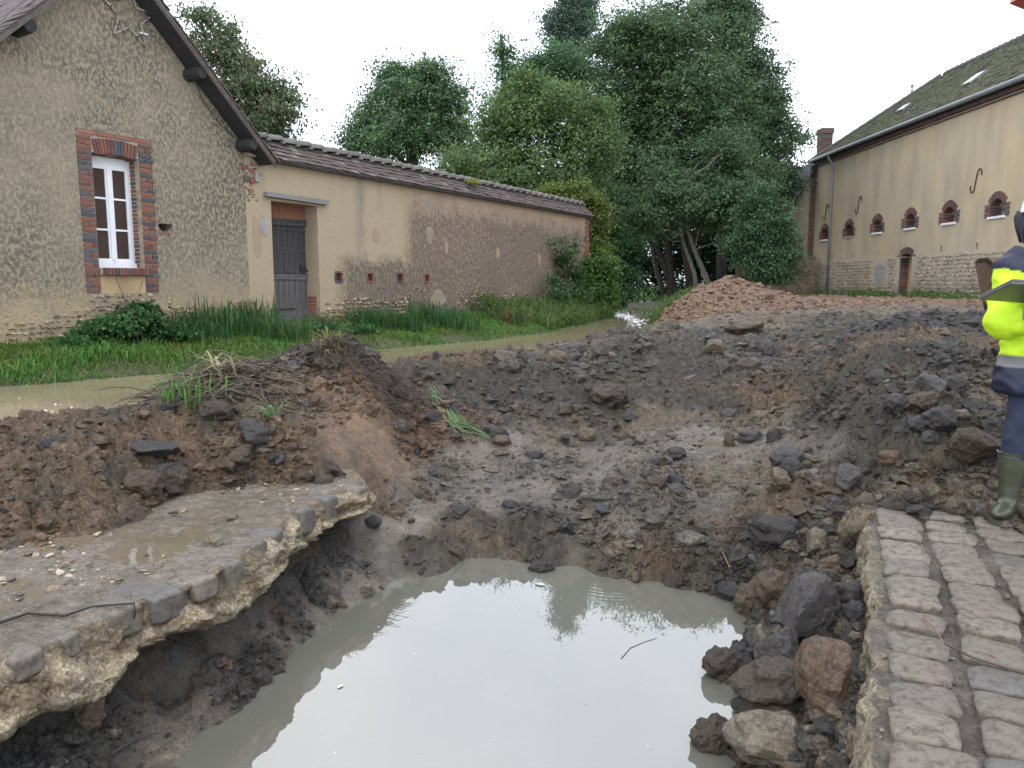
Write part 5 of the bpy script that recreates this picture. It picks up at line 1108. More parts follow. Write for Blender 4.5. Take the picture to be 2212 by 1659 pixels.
tree('alder', 'dark alder at the right of the tall group, reaching toward the barn', gb(1570, 41, .5), [bl(1560, 90, 41, 90, 90), bl(1620, 190, 41, 80, 90), bl(1640, 310, 41, 90, 90), bl(1600, 400, 41, 110, 70), bl(1545, 10, 41, 60, 45), bl(1600, 40, 41, 40, 60), bl(1690, 400, 41, 40, 50), bl(1655, 250, 41, 45, 70), bl(1560, 260, 41, 90, 110)],
     [([gb(1560, 41, .5), gd(1560, 480, 41), gd(1575, 300, 41), gd(1590, 120, 41)], .3)], 1500, 60, .34, .17, (.056, .10, .054), (.135, .205, .105))
tree('leaning_alder', 'pale leaning trunk with drooping dark foliage in front of the tall group', gb(1545, 34, .5), [bl(1500, 440, 34, 110, 60), bl(1400, 470, 34, 70, 50), bl(1560, 420, 34, 80, 60), bl(1450, 400, 34, 60, 50), bl(1340, 440, 36, 60, 60), bl(1560, 330, 34, 60, 70)],
     [([gb(1540, 34, .6), gd(1525, 600, 34), gd(1500, 540, 34), gd(1480, 480, 34), gd(1470, 400, 34)], .16), ([gb(1510, 34, .5), gd(1500, 590, 34), gd(1475, 520, 34), gd(1455, 440, 34)], .12)], 620, 55, .28, .15, (.054, .10, .052), (.135, .21, .105), bark=M_barkpale)
tree('young_alder', 'bushy lighter young tree beside the low wall and the orange heap', gb(1650, 31, .6), [bl(1650, 480, 31, 60, 60), bl(1660, 550, 31, 70, 50), bl(1620, 520, 31, 50, 60), bl(1690, 510, 31, 30, 45), bl(1640, 430, 31, 30, 40), bl(1665, 590, 31, 60, 30)],
     [([gb(1650, 31, .6), gd(1655, 560, 31), gd(1650, 450, 31)], .1)], 420, 60, .22, .13, (.05, .105, .055), (.115, .20, .10))
tree('yellowing_shrub', 'yellowing climber-covered shrub rising behind the far end of the garden wall', gb(1240, 27.5, .6), [bl(1235, 430, 27.5, 55, 42), bl(1290, 480, 27.5, 28, 60), bl(1190, 420, 27.5, 30, 26), bl(1295, 560, 27.5, 24, 60)],
     [([gb(1250, 27.5, .6), gd(1245, 500, 27.5), gd(1240, 420, 27.5)], .08)], 210, 60, .18, .12, (.06, .11, .03), (.15, .21, .05), cat='shrub', extra=((.26, .22, .05), .15))
tree('waterside_bush', 'dark bush hanging over the stream past the end of the wall', gb(1335, 29.5, .4), [bl(1330, 560, 29.5, 42, 60), bl(1345, 610, 29.5, 36, 40), bl(1320, 510, 29.5, 28, 40), bl(1370, 540, 29.5, 22, 30), bl(1325, 640, 29, 36, 24)],
     [([gb(1330, 29.5, .4), gd(1330, 540, 29.5), gd(1330, 500, 29.5)], .07)], 330, 60, .18, .12, (.02, .055, .025), (.06, .125, .05), cat='bush')
tree('bright_bush', 'bright green bush leaning on the brick end of the garden wall', gb(1295, 25, .5), [bl(1298, 580, 25, 34, 42), bl(1270, 620, 25, 40, 32), bl(1310, 630, 25, 26, 28)],
     [([gb(1290, 25, .5), gd(1292, 600, 25), gd(1295, 570, 25)], .05)], 200, 55, .15, .10, (.05, .11, .028), (.12, .22, .05), cat='bush')
def wallp(px, py, off):  # a point in front of the garden wall
    r = ray(px, py); o = (O0.x + .865 * off, O0.y - .5017 * off); det = -r[0] * .865 + .5017 * r[1]; t_ = (-o[0] * .865 + .5017 * o[1]) / det; return (r[0] * t_, r[1] * t_, CAMH + r[2] * t_)
def wb(px, py, off, rx, rz): c = wallp(px, py, off); k = c[1] / FPX; return (c, (rx * k, rx * k * .6, rz * k))
w0 = wallp(1215, 650, .5)
tree('climbing_shrub', 'straggly shrub climbing the garden wall near its far end', (w0[0], w0[1], .5), [wb(1208, 520, .3, 7, 24), wb(1240, 530, .3, 7, 24), wb(1225, 560, .35, 26, 26), wb(1235, 600, .4, 30, 30), wb(1200, 610, .5, 18, 30), wb(1205, 640, .7, 20, 24), wb(1250, 640, .7, 34, 26)],
     [([(w0[0], w0[1], .5), wallp(1220, 600, .3), wallp(1210, 510, .25)], .025), ([(w0[0], w0[1], .5), wallp(1235, 590, .3), wallp(1240, 515, .25)], .02)], 120, 30, .13, .10, (.035, .08, .03), (.08, .155, .05), cat='shrub')
w0 = wallp(280, 720, .6)
tree('nettle_clump', 'leafy nettle clump growing under the white window', (w0[0], w0[1], .5), [wb(285, 690, .5, 55, 26), wb(240, 710, .6, 50, 22), wb(330, 715, .6, 50, 20), wb(190, 725, .5, 40, 15), wb(310, 670, .4, 26, 14), wb(150, 745, .6, 40, 10), wb(380, 725, .7, 40, 12)],
     [([(w0[0], w0[1], .5), (w0[0], w0[1], 1.0), (w0[0], w0[1], 1.2)], .012)], 240, 34, .075, .075, (.028, .085, .026), (.07, .17, .05), cat='plant', aspect=.7)
w0 = wallp(700, 720, .8)
tree('nettle_clump', 'low leafy weeds in front of the old plank door', (w0[0], w0[1], .45), [wb(700, 712, .9, 60, 9), wb(780, 715, 1.2, 50, 9), wb(640, 712, .8, 50, 8), wb(590, 715, .8, 40, 9)],
     [([(w0[0], w0[1], .45), (w0[0], w0[1], .7), (w0[0], w0[1], .8)], .01)], 170, 26, .07, .07, (.03, .085, .03), (.08, .18, .06), cat='plant', aspect=.7)
tree('moss_tuft', 'small yellow-green moss tuft growing on the tiled coping', wallp(1018, 402, -.1), [(wallp(1018, 396, -.1), (.22, .2, .12))], [([wallp(1018, 404, -.1), wallp(1018, 400, -.1), wallp(1018, 396, -.1)], .01)], 26, 30, .06, .045, (.16, .20, .02), (.26, .30, .04), cat='plant')

def blades(name, P, hgt, wid, lean, col, mat=M_leaf, parent=None, curve=.6, **kw):
    n = len(P); a = rng.uniform(0, 6.28, n); dx, dy = np.cos(a), np.sin(a); D = np.stack([dx, dy, np.zeros(n)], 1); b = np.stack([-dy, dx, np.zeros(n)], 1)
    h = hgt[:, None]; w_ = wid[:, None]; l_ = lean[:, None]; Z = np.array((0, 0, 1.))
    m1 = P + Z * h * .55 + D * l_ * h * .25; m2 = P + Z * h * (.95 - .25 * l_) + D * l_ * h * .65; tp = P + Z * h * (1.1 - .6 * l_) + D * l_ * h * (1.0 + curve * .3)
    V = np.stack([P - b * w_, P + b * w_, m1 + b * w_ * .9, m1 - b * w_ * .9, m2 + b * w_ * .6, m2 - b * w_ * .6, tp + b * w_ * .08, tp - b * w_ * .08], 1)
    i = (np.arange(n) * 8)[:, None]; F = np.concatenate([i + np.array([0, 1, 2, 3]), i + np.array([3, 2, 4, 5]), i + np.array([5, 4, 6, 7])])
    shade = np.repeat(col, 8, 0); me = mesh_np(name, V.reshape(-1, 3), F, shade); return put(name, me, mat, parent, **kw)
def bank_pts(n, u0, u1, o0, o1):
    u = rng.uniform(u0, u1, n); o = o0 + (o1 - o0) * rng.random(n); x = O0.x + .5017 * u + .865 * o; y = O0.y + .865 * u - .5017 * o; return x, y, th(x, y), u, o
GC = lambda n, lo, hi: np.array(lo) + (np.array(hi) - np.array(lo)) * rng.random((n, 1)) * rng.uniform(.6, 1.2, (n, 1))
x, y, h, u, o = bank_pts(120000, -7, 13, .0, 3.6); k = (h > .235) & (h < .9); x, y, h, u, o = x[k][:40000], y[k][:40000], h[k][:40000], u[k][:40000], o[k][:40000]
n = len(x); hg = rng.uniform(.05, .15, n) * (1 + .5 * fbm(x * 1.3, y * 1.3, 3, 4)) * np.clip(.55 + (h - .2) * 2.2, .6, 1.3)
gp = np.clip(.5 + fbm(x * 1.7, y * 1.7, 4, 66) * 1.4, 0, 1)[:, None]; gcol = GC(n, (.045, .11, .022), (.12, .27, .055)) * (.7 + .5 * gp) + np.array((.05, .035, .005)) * (1 - gp); dry_ = rng.random(n) < .05; gcol[dry_] = (.22, .19, .09)
blades('bank_grass', np.stack([x, y, h - .02], 1), hg * (.7 + .6 * gp[:, 0]), rng.uniform(.005, .011, n), rng.uniform(.2, 1.1, n), gcol, kind='stuff', label='lush green grass along the left bank of the stream', category='grass')
# clumps of rushes: each a thing
RU = [(400, 770, .38, 'left'), (440, 765, .48, ''), (490, 760, .55, ''), (545, 750, .55, ''), (610, 760, .42, ''), (800, 735, .40, ''), (870, 735, .5, ''), (930, 725, .55, ''), (985, 728, .5, ''), (1040, 705, .45, ''), (1100, 715, .42, '')]
RL = ['leftmost clump of upright rushes, right of the nettles', 'clump of rushes below the hole in the house wall', 'tall rushes below the corner of house and garden wall', 'rushes just left of the plank door', 'short rushes in front of the plank door', 'short rushes below the first wall vent', 'rush clump between the second and third vent', 'tall iris-like rushes below the fourth vent', 'leaning rushes at the water right of the fourth vent', 'rushes before the middle of the pitted wall', 'brownish bent rushes before the climbing shrub']
for (px, py, hh, _), lab in zip(RU, RL):
    g = gz(px, py - 4, .30); k = 240; P = np.array(g) + np.clip(rng.normal(size=(k, 3)), -1.8, 1.8) * np.array((.26, .18, 0)); P[:, 2] = np.maximum(th(P[:, 0], P[:, 1]), .24) - .03
    dry = rng.random(k) < (.35 if 'brownish' in lab else .04); c = GC(k, (.03, .085, .028), (.08, .18, .055)); c[dry] = (.20, .14, .06)
    blades('rush_clump', P, rng.uniform(.55, 1.15, k) * hh, rng.uniform(.006, .012, k), rng.uniform(.05, .75, k), c, label=lab, category='rushes', group='clumps of rushes on the left bank')
# mixed herbs on the far bank
x, y, h, u, o = bank_pts(60000, 5.5, 14.5, .1, 4.2); k = (h > .22); x, y, h = x[k][:11000], y[k][:11000], h[k][:11000]; n = len(x)
lump_ = np.clip(.35 + fbm(x * 1.2, y * 1.2, 3, 23) * 1.6, .05, 1)
leaves('bank_herbs', np.stack([x, y, h + rng.random(n) * .55 * lump_], 1), .085, GC(n, (.05, .095, .022), (.13, .22, .05)), up=.6, kind='stuff', label='tangled herbs and creepers on the bank before the far end of the wall', category='plants')
k = 2600; i_ = rng.integers(0, n, k); blades('bank_long_grass', np.stack([x[i_], y[i_], h[i_]], 1), rng.uniform(.25, .6, k), rng.uniform(.006, .010, k), rng.uniform(.4, 1.3, k), GC(k, (.06, .11, .03), (.16, .22, .07)), kind='stuff', label='long arching grass among the herbs on the far bank', category='grass')
# weeds along the barn foot and far meadow
n = 3800; x = rng.uniform(14.6, 16.1, n); y = rng.uniform(22, 42, n); k = fbm(y * .9, x * .3, 3, 5) > -.15; x, y = x[k], y[k]; leaves('barn_weeds', np.stack([x, y, th(x, y) + rng.random(len(x)) * .28], 1), .12, GC(len(x), (.04, .09, .02), (.10, .20, .04)), up=.7, kind='stuff', label='low green weeds along the foot of the barn', category='weeds')
n = 16000; x = rng.uniform(-12, 14, n); y = rng.uniform(40, 80, n); k = th(x, y) > .3; x, y = x[k], y[k]; leaves('far_meadow', np.stack([x, y, th(x, y) + rng.random(len(x)) * .2], 1), .35, GC(len(x), (.05, .12, .02), (.12, .27, .04)), up=.9, kind='stuff', label='bright strip of meadow seen beyond the alder trunks', category='grass')
# far wood closing the view
P, T, cen = crown_points([((x_, 82 + 5 * math.sin(x_), 3.2 + 1.0 * math.sin(x_ * .7)), (5.2, 3, 3.6)) for x_ in range(-42, 44, 4)], 1200, 34, .8)
f = np.clip(.5 + .3 * T, 0, 1)[:, None]; leaves('distant_wood', P, .42, np.array((.018, .045, .026)) * (1 - f) + np.array((.04, .085, .045)) * f, up=.4, kind='stuff', label='dark wood in the distance behind the trees', category='wood')
P, T, cen = crown_points([((gd(px_, 560, 46)[0], 46, 3.3), (1.9, 1.6, 3.4)) for px_ in (1300, 1350, 1420, 1470, 1520, 1570, 1620, 1680)], 760, 42, .42)
f = np.clip(.5 + .3 * T, 0, 1)[:, None]; leaves('undergrowth', P, .22, np.array((.016, .04, .022)) * (1 - f) + np.array((.035, .08, .04)) * f, up=.4, kind='stuff', label='dark undergrowth between and behind the alder trunks', category='undergrowth')
# pulled-up rushes and roots on the left mound
def strand(cx, cy, cz, n, spread, L_, cols, name, label, dirv, wid=(.003, .007), **kw):
    m = CM(); 
    for k in range(n):
        p = Vector((cx + rng.normal() * spread[0], cy + rng.normal() * spread[1], 0)); p.z = H1(p.x, p.y) + .01 + abs(rng.normal()) * spread[2]; a = math.atan2(dirv[1], dirv[0]) + rng.normal() * .8; l_ = L_ * rng.uniform(.4, 1.2); pts = [p]
        lift = rng.uniform(-.1, .35)
        for j in range(3):
            q = pts[-1] + Vector((math.cos(a), math.sin(a), lift - .28 * j)) * l_ / 3; a += rng.normal() * .35; q.z = max(q.z, H1(q.x, q.y) + .006); pts.append(q)
        w_ = rng.uniform(*wid); m.tube(pts, [w_, w_, w_ * .8, w_ * .3], 4, False); m.col(tuple(np.array(cols[rng.integers(0, len(cols))]) * rng.uniform(.7, 1.2)))
    return m.build(name, M_straw, None, label=label, **kw)
g = hit(500, 815); strand(g[0], g[1], g[2], 340, (.26, .16, .03), .34, [(.06, .045, .032), (.10, .075, .05), (.13, .10, .06), (.045, .033, .026)], 'reed_heap', 'heap of uprooted brown reeds and rhizomes on the left mound', (-1, -.4), kind='stuff', category='reeds')
g = hit(735, 755); strand(g[0], g[1], g[2], 300, (.22, .12, .01), .20, [(.05, .035, .03), (.075, .05, .035), (.035, .027, .024)], 'root_mat', 'hanging mat of fine roots at the top of the left mound', (.6, -1), (.002, .004), kind='stuff', category='roots')
g = hit(860, 850); strand(g[0], g[1], g[2], 260, (.12, .25, .01), .22, [(.05, .035, .03), (.065, .045, .035)], 'root_mat', 'dark fibrous root strip running down the right side of the left mound', (.7, -.6), (.002, .004), kind='stuff', category='roots')
def tuft(px, py, n, L_, c0, c1, lab, lean=(.3, 1.2), sp=.05, w_=(.004, .008)):
    g = hit(px, py); P = np.array(g) + rng.normal(size=(n, 3)) * np.array((sp, sp * .7, 0)); P[:, 2] = th(P[:, 0], P[:, 1]); blades('grass_tuft', P, rng.uniform(.5, 1.1, n) * L_, rng.uniform(*w_, n), rng.uniform(*lean, n), GC(n, c0, c1), label=lab, category='grass')
tuft(400, 865, 46, .26, (.05, .14, .03), (.16, .30, .06), 'green grass tuft pulled up at the left foot of the reed heap', sp=.10); tuft(475, 830, 30, .30, (.28, .26, .16), (.42, .38, .24), 'pale bleached leaf blades fanning over the reed heap', sp=.04, w_=(.006, .012))
tuft(715, 742, 60, .14, (.16, .16, .05), (.34, .30, .12), 'yellowed grass on the very top of the left mound', sp=.09); tuft(590, 905, 14, .17, (.10, .18, .07), (.20, .32, .13), 'blue-green leaf blades sticking out below the root heap', sp=.03, w_=(.007, .012)); tuft(830, 765, 24, .10, (.18, .22, .04), (.34, .36, .10), 'small yellowish grass right of the mound top', sp=.06)
g0 = hit(940, 860); g1 = hit(1030, 945); k = 44; m = CM()
for q in range(k):
    a = Vector(g0) + Vector(rng.normal(size=3)) * .05; b = Vector(g1) + Vector((rng.normal() * .09, rng.normal() * .08, .02)); pts = [a.lerp(b, s_) for s_ in (0, .35, .7, rng.uniform(.85, 1.05))]; pts = [Vector((p.x, p.y, H1(p.x, p.y) + .02 + .02 * rng.random())) for p in pts]; m.tube(pts, [.006, .006, .005, .002], 4, False); m.col(tuple(np.array([(.06, .13, .05), (.10, .19, .06), (.16, .17, .08)][q % 3]) * rng.uniform(.6, 1.1)))
m.build('rush_bundle', M_straw, None, label='flattened bundle of green rushes hanging down between mound and dam', category='rushes')
# twigs and sticks
def stick(pp, r, col, label, z=None, off=.01, name='stick'):
    pts = [];
    for p in pp:
        if len(p) == 3: pts.append(gz(*p)); continue
        g = hit(*p); pts.append((g[0], g[1], g[2] + off))
    m = CM(); m.tube(pts, [r * (1 - .5 * i / (len(pts) - 1)) for i in range(len(pts))], 6); m.col(col); m.build(name, M_straw, None, label=label, category='stick')
stick([(1576, 1238), (1560, 1200), (1538, 1152)], .006, (.13, .075, .05), 'thin reddish stick leaning at the right shore of the pool', off=.02); stick([(1540, 1150), (1580, 1148), (1630, 1150)], .005, (.12, .07, .05), 'dark twig lying across the top of the leaning stick', off=.02); stick([(1578, 1125), (1600, 1145)], .005, (.15, .08, .055), 'short pinkish stick above the leaning stick', off=.02)
stick([(1342, 1423, -.5495), (1362, 1400, -.5495), (1395, 1386, -.5495), (1418, 1379, -.5495)], .0035, (.05, .045, .05), 'thin curved twig floating on the pool')
stick([(0, 1345, .02), (60, 1325, .02), (140, 1330, .02), (200, 1310, .03), (290, 1303, .03), (292, 1330, -.03), (268, 1375, -.12)], .006, (.012, .011, .012), 'black rubber strip lying along the slab and hanging over its edge'); stick([(720, 1332), (733, 1290), (736, 1245)], .005, (.04, .035, .04), 'dark twig standing at the left shore of the pool', off=.02)
stick([(240, 1638), (300, 1605), (345, 1590)], .005, (.03, .028, .03), 'thin dark twig on the mud spit at the lower left', off=.015); stick([(2040, 1390, .03), (2100, 1420, .03), (2165, 1440, .02), (2212, 1455, .02)], .004, (.07, .03, .025), 'dark reddish twig lying across the cobbles'); stick([(1993, 1330, .02), (2020, 1360, .03), (2040, 1390, .02)], .004, (.16, .09, .06), 'dry curled leaf stalk in the joint of the cobbles')
stick([(1690, 935), (1700, 900), (1695, 885)], .003, (.14, .13, .12), 'thin grey twig sticking up from the foot of the big mound', off=.05)
def leafthing(px, py, z, s_, col, lab, asp=.5):
    g = gz(px, py, z); a = rng.uniform(0, 6); V = []; 
    for q in range(8): t_ = 2 * math.pi * q / 8; x_ = math.cos(t_) * s_; y_ = math.sin(t_) * s_ * asp * (1 - .3 * math.cos(t_)); V.append((g[0] + x_ * math.cos(a) - y_ * math.sin(a), g[1] + x_ * math.sin(a) + y_ * math.cos(a), g[2] + .004 + .15 * abs(y_)))
    m = CM(); m.add(V + [(p[0], p[1], p[2] - .002) for p in V], [tuple(range(8)), tuple(range(15, 7, -1))] + [(q, q + 8, (q + 1) % 8 + 8, (q + 1) % 8) for q in range(8)]); m.col(col); m.build('fallen_leaf', M_straw, None, label=lab, category='leaf')
leafthing(735, 1484, -.549, .018, (.55, .50, .42), 'pale leaf floating in the middle left of the pool'); leafthing(1166, 1263, -.549, .035, (.36, .36, .30), 'whitish floating leaf near the back of the pool', .6); leafthing(1975, 1464, .02, .018, (.09, .15, .04), 'small green leaf lying between two cobbles'); leafthing(2143, 1420, .03, .016, (.10, .03, .025), 'small red leaf on the cobbles')
# foam drifting on the stream
P = []
for k in range(230):
    t_ = rng.random(); c_ = gz(1320 + 90 * t_ + rng.normal() * 12 * (.3 + t_), 677 + 32 * t_ ** 1.3 + rng.normal() * 3.5 * (.4 + t_), .256); P.append(c_)
P += [gz(30 + rng.random() * 200, 885 + rng.normal() * 14, .256) for k in range(30)]
P = np.array(P); scatter('foam', P, rng.uniform(.0006, .0022, len(P)) * np.linalg.norm(P, axis=1), np.full((len(P), 3), .75), M_dry, False, .25, kind='stuff', label='white foam flecks drifting on the stream at the bend', category='foam')
P = np.array([gz(rng.uniform(450, 1550), rng.uniform(1280, 1655), -.549) for k in range(60)]); k = (np.abs(P[:, 0] + .2) < 1.0); scatter('bubbles', P[k], rng.uniform(.002, .005, k.sum()), np.full((k.sum(), 3), .5), M_dry, False, .5, kind='stuff', label='tiny bubbles and specks on the surface of the pool', category='foam')

# ------------------------------------------------------------------ the worker
def blend_mesh(name, mbs, voxel, smooth=2):
    m = MB()
    for q in mbs: m.add(q.v, q.f)
    me = m.mesh(name); o = bpy.data.objects.new('tmp', me); C.objects.link(o)
    r = o.modifiers.new('r', 'REMESH'); r.mode = 'VOXEL'; r.voxel_size = voxel
    s = o.modifiers.new('s', 'SMOOTH'); s.iterations = smooth; s.factor = .6
    dg = bpy.context.evaluated_depsgraph_get(); me2 = bpy.data.meshes.new_from_object(o.evaluated_get(dg)); me2.name = name
    bpy.data.objects.remove(o); me2.polygons.foreach_set('use_smooth', [True] * len(me2.polygons)); return me2
PX, PY, PZ = 3.01, 4.33, .01
per = empty('person', (PX, PY, PZ), R(4), label='worker in yellow and navy high-visibility jacket, white helmet, jeans and green boots, holding a laptop', category='person')
def limb(pts, rad, n=14):
    P = [Vector(p) for p in pts]; Q = []; Rr = []
    for i in range(len(P) - 1):
        for k in range(5): t_ = k / 5; Q.append(P[i].lerp(P[i + 1], t_)); Rr.append(rad[i] * (1 - t_) + rad[i + 1] * t_)
    Q.append(P[-1]); Rr.append(rad[-1]); return MB().tube(Q, Rr, n)
def ball(c, r, sub=3):
    V, F = ICO[sub]; return MB().add([tuple(np.array(c) + v * np.array(r)) for v in V], [tuple(f) for f in F])
# shoulders, elbows, wrists: right arm (left in the picture) crosses low to hold the laptop, left hand holds a pen
SH = [(-.215, 0, 1.45), (.215, 0, 1.45)]; EB = [(-.30, -.04, 1.14), (.32, -.03, 1.16)]; WR = [(-.13, -.28, 1.19), (.10, -.26, 1.30)]
skin = simple('dark_skin', (.10, .055, .038), .5, .12, 12, .1)
body = [MB().loft([(0, .01, .82, .15, .11), (0, .01, 1.0, .14, .10), (0, 0, 1.2, .15, .11), (0, 0, 1.40, .17, .10), (0, .01, 1.5, .08, .07), (0, .0, 1.56, .058, .06), (0, -.01, 1.64, .055, .058)], 20),
        ball((-.03, -.02, 1.695), (.078, .098, .118)), ball((-.03, -.05, 1.635), (.052, .06, .055)), ball((-.03, -.118, 1.68), (.013, .02, .022), 2), ball((-.11, .0, 1.68), (.012, .02, .032), 2), ball((.05, .0, 1.68), (.012, .02, .032), 2), ball((-.03, -.105, 1.628), (.024, .01, .008), 2)]
for s_ in (0, 1): body += [limb([SH[s_], EB[s_], WR[s_]], [.045, .04, .028])]
for s_, sx_ in ((0, -1), (1, 1)):
    body += [limb([(sx_ * .095, 0, .85), (sx_ * .13, -.01, .48), (sx_ * .15, .02, .10)], [.07, .05, .035])]
    hx_, hy_, hz_ = WR[s_]; dirx = 1 if s_ == 0 else -1
    body.append(ball((hx_ + dirx * .045, hy_ - .02, hz_ - .005), (.048, .038, .017), 3))
    for f_ in range(4):
        b_ = (hx_ + dirx * (.075), hy_ - .05 + f_ * .021, hz_ - .008); L_ = (.062, .074, .070, .054)[f_]
        body.append(limb([b_, (b_[0] + dirx * L_ * .5, b_[1] - .004, b_[2] + .006), (b_[0] + dirx * L_ * .8, b_[1] - .008, b_[2] + .020), (b_[0] + dirx * L_ * .85, b_[1] - .01, b_[2] + .036)], [.0095, .009, .008, .007], 8))
    body.append(limb([(hx_ + dirx * .02, hy_ - .045, hz_), (hx_ + dirx * .045, hy_ - .075, hz_ + .012), (hx_ + dirx * .075, hy_ - .085, hz_ + .026)], [.011, .010, .008], 8))
bm_ = blend_mesh('body', body, .008, 2); put('body', bm_, skin, per)
for sx_ in (-1, 1): put('eye', ball((-.03 + sx_ * .031, -.108, 1.702), (.011, .008, .007), 2).mesh('eye', True), simple('eye_white', (.6, .58, .55), .2, .02) if 'eye_white' not in bpy.data.materials else bpy.data.materials['eye_white'], per)
# jacket with its coloured panels
jk = [MB().loft([(0, .01, .74, .265, .18), (0, .01, .86, .255, .175), (0, 0, 1.02, .245, .165), (0, 0, 1.2, .25, .16), (0, 0, 1.36, .255, .155), (0, .005, 1.46, .205, .125), (0, .01, 1.53, .115, .10), (0, .005, 1.58, .085, .085), (0, 0, 1.62, .078, .082)], 28)]
for s_ in (0, 1): jk += [ball(SH[s_], (.088, .085, .085)), limb([SH[s_], EB[s_], [WR[s_][i] * .92 + EB[s_][i] * .08 for i in range(3)]], [.098, .09, .062]), ball(EB[s_], (.09, .088, .092))]
jm = blend_mesh('jacket', jk, .011, 3); nvj = len(jm.vertices); vc = np.empty(nvj * 3, dtype=np.float32); jm.vertices.foreach_get('co', vc); vc = vc.reshape(-1, 3)
fold = np.array([(1 - 2 * abs(mn.noise(Vector((v[0] * 5, v[1] * 5, v[2] * 9 + v[0] * 7))))) + .5 * mn.noise(Vector((v[0] * 13, v[1] * 13, v[2] * 19))) for v in vc]); nrmv = np.empty(nvj * 3, dtype=np.float32); jm.vertices.foreach_get('normal', nrmv); vc = vc + nrmv.reshape(-1, 3) * (fold * .021)[:, None]; jm.vertices.foreach_set('co', vc.ravel().astype(np.float32))
NAVY = np.array((.010, .014, .036)); YEL = np.array((.50, .74, .015)); GRY = np.array((.16, .155, .15)); jc = np.tile(YEL, (nvj, 1))
d_e = np.linalg.norm(vc[:, :2] - np.array(EB[0][:2]), axis=1); torso = (np.abs(vc[:, 0]) < .29) & (np.abs(vc[:, 1]) < .21)
low = vc[:, 2] < .885; jc[low] = NAVY; jc[(vc[:, 2] >= .885) & (vc[:, 2] < .945) & torso] = GRY
jc[vc[:, 2] > 1.415 + .012 * np.sin(vc[:, 0] * 30)] = NAVY
for s_ in (0, 1):
    e = np.array(EB[s_]); w_ = np.array(WR[s_]); ax = (w_ - e) / np.linalg.norm(w_ - e); t_ = (vc - e) @ ax; L_ = np.linalg.norm(w_ - e); rr = np.linalg.norm(vc - e - t_[:, None] * ax, axis=1); sel = (rr < .105) & (vc[:, 2] < 1.34)
    jc[sel & (t_ > L_ * .50)] = NAVY; jc[sel & (t_ > L_ * .38) & (t_ < L_ * .50)] = GRY
a = jm.color_attributes.new('Col', 'FLOAT_COLOR', 'POINT'); a.data.foreach_set('color', np.c_[jc, np.ones(nvj)].astype(np.float32).ravel())
t = NT('jacket_fabric'); t.out(t.n('ShaderNodeAttribute', attribute_name='Col').outputs['Color'], .65, t.bump(t.noise(16, 4, .6), .35, .01)); put('jacket', jm, t.m, per)
M_band = simple('reflective_band', (.17, .17, .165), .4, .06, 5, .05); M_cord = simple('yellow_cord', (.60, .85, .03), .5, .05, 5, .05); M_navy = simple('navy_cloth', (.010, .014, .034), .8, .3, 8, .5, 30, .01)
for sx_ in (-1, 1):
    m = MB(); pts = [(sx_ * .13, -.085, 1.50), (sx_ * .125, -.125, 1.44), (sx_ * .12, -.158, 1.36), (sx_ * .115, -.168, 1.22), (sx_ * .11, -.170, 1.05), (sx_ * .11, -.170, .94)]
    for i in range(5):
        p, q = pts[i], pts[i + 1]; m.add([(p[0] - .024, p[1], p[2]), (p[0] + .024, p[1] - .003, p[2]), (q[0] + .024, q[1] - .003, q[2]), (q[0] - .024, q[1], q[2]), (p[0] - .024, p[1] + .02, p[2]), (p[0] + .024, p[1] + .02, p[2]), (q[0] + .024, q[1] + .02, q[2]), (q[0] - .024, q[1] + .02, q[2])], [(0, 1, 2, 3), (7, 6, 5, 4), (0, 4, 5, 1), (1, 5, 6, 2), (2, 6, 7, 3), (3, 7, 4, 0)])
    m.build('strap', M_band, per)
MB().tube([(-.10, -.07, 1.56), (-.16, -.08, 1.51), (-.185, -.10, 1.46), (-.18, -.125, 1.38), (-.165, -.15, 1.28), (-.16, -.165, 1.2)], .008, 8).build('cord', M_cord, per, True)
MB().tube([(-.12, -.1, 1.505), (-.05, -.13, 1.48), (.05, -.13, 1.48), (.12, -.1, 1.505)], .008, 8).build('piping', M_cord, per, True)
MB().loft([(0, .01, 1.52, .125, .11), (0, .01, 1.57, .105, .10), (0, .015, 1.62, .095, .095), (0, .02, 1.645, .10, .10)], 20, False).build('collar', M_navy, per, True)
# trousers, boots
tr = [MB().loft([(0, .01, .98, .15, .115), (0, .01, .86, .175, .13), (0, .01, .78, .165, .125)], 22)]
for sx_ in (-1, 1): tr.append(limb([(sx_ * .088, .01, .84), (sx_ * .115, -.005, .62), (sx_ * .135, .0, .48), (sx_ * .145, .01, .34)], [.098, .085, .082, .072], 18))
tm = blend_mesh('trousers', tr, .011, 3); nv_ = len(tm.vertices); v_ = np.empty(nv_ * 3, dtype=np.float32); tm.vertices.foreach_get('co', v_); v_ = v_.reshape(-1, 3); n_ = np.empty(nv_ * 3, dtype=np.float32); tm.vertices.foreach_get('normal', n_)
fo = np.array([mn.noise(Vector((p[0] * 6, p[1] * 6, p[2] * 20))) for p in v_]) * np.clip((.62 - v_[:, 2]) * 5, .2, 1); v_ = v_ + n_.reshape(-1, 3) * (fo * .013)[:, None]; tm.vertices.foreach_set('co', v_.ravel().astype(np.float32))
t = NT('denim'); t.out(t.ramp(t.noise(9, 5, .6), [(.35, (.006, .010, .026)), (.7, (.024, .034, .066))]), .85, t.bump(t.noise(40, 4), .3, .004)); put('trousers', tm, t.m, per)
M_boot = simple('green_rubber', (.045, .049, .030), .34, .18, 5, .12, 20, .004); M_sole = simple('dark_sole', (.03, .032, .024), .6)
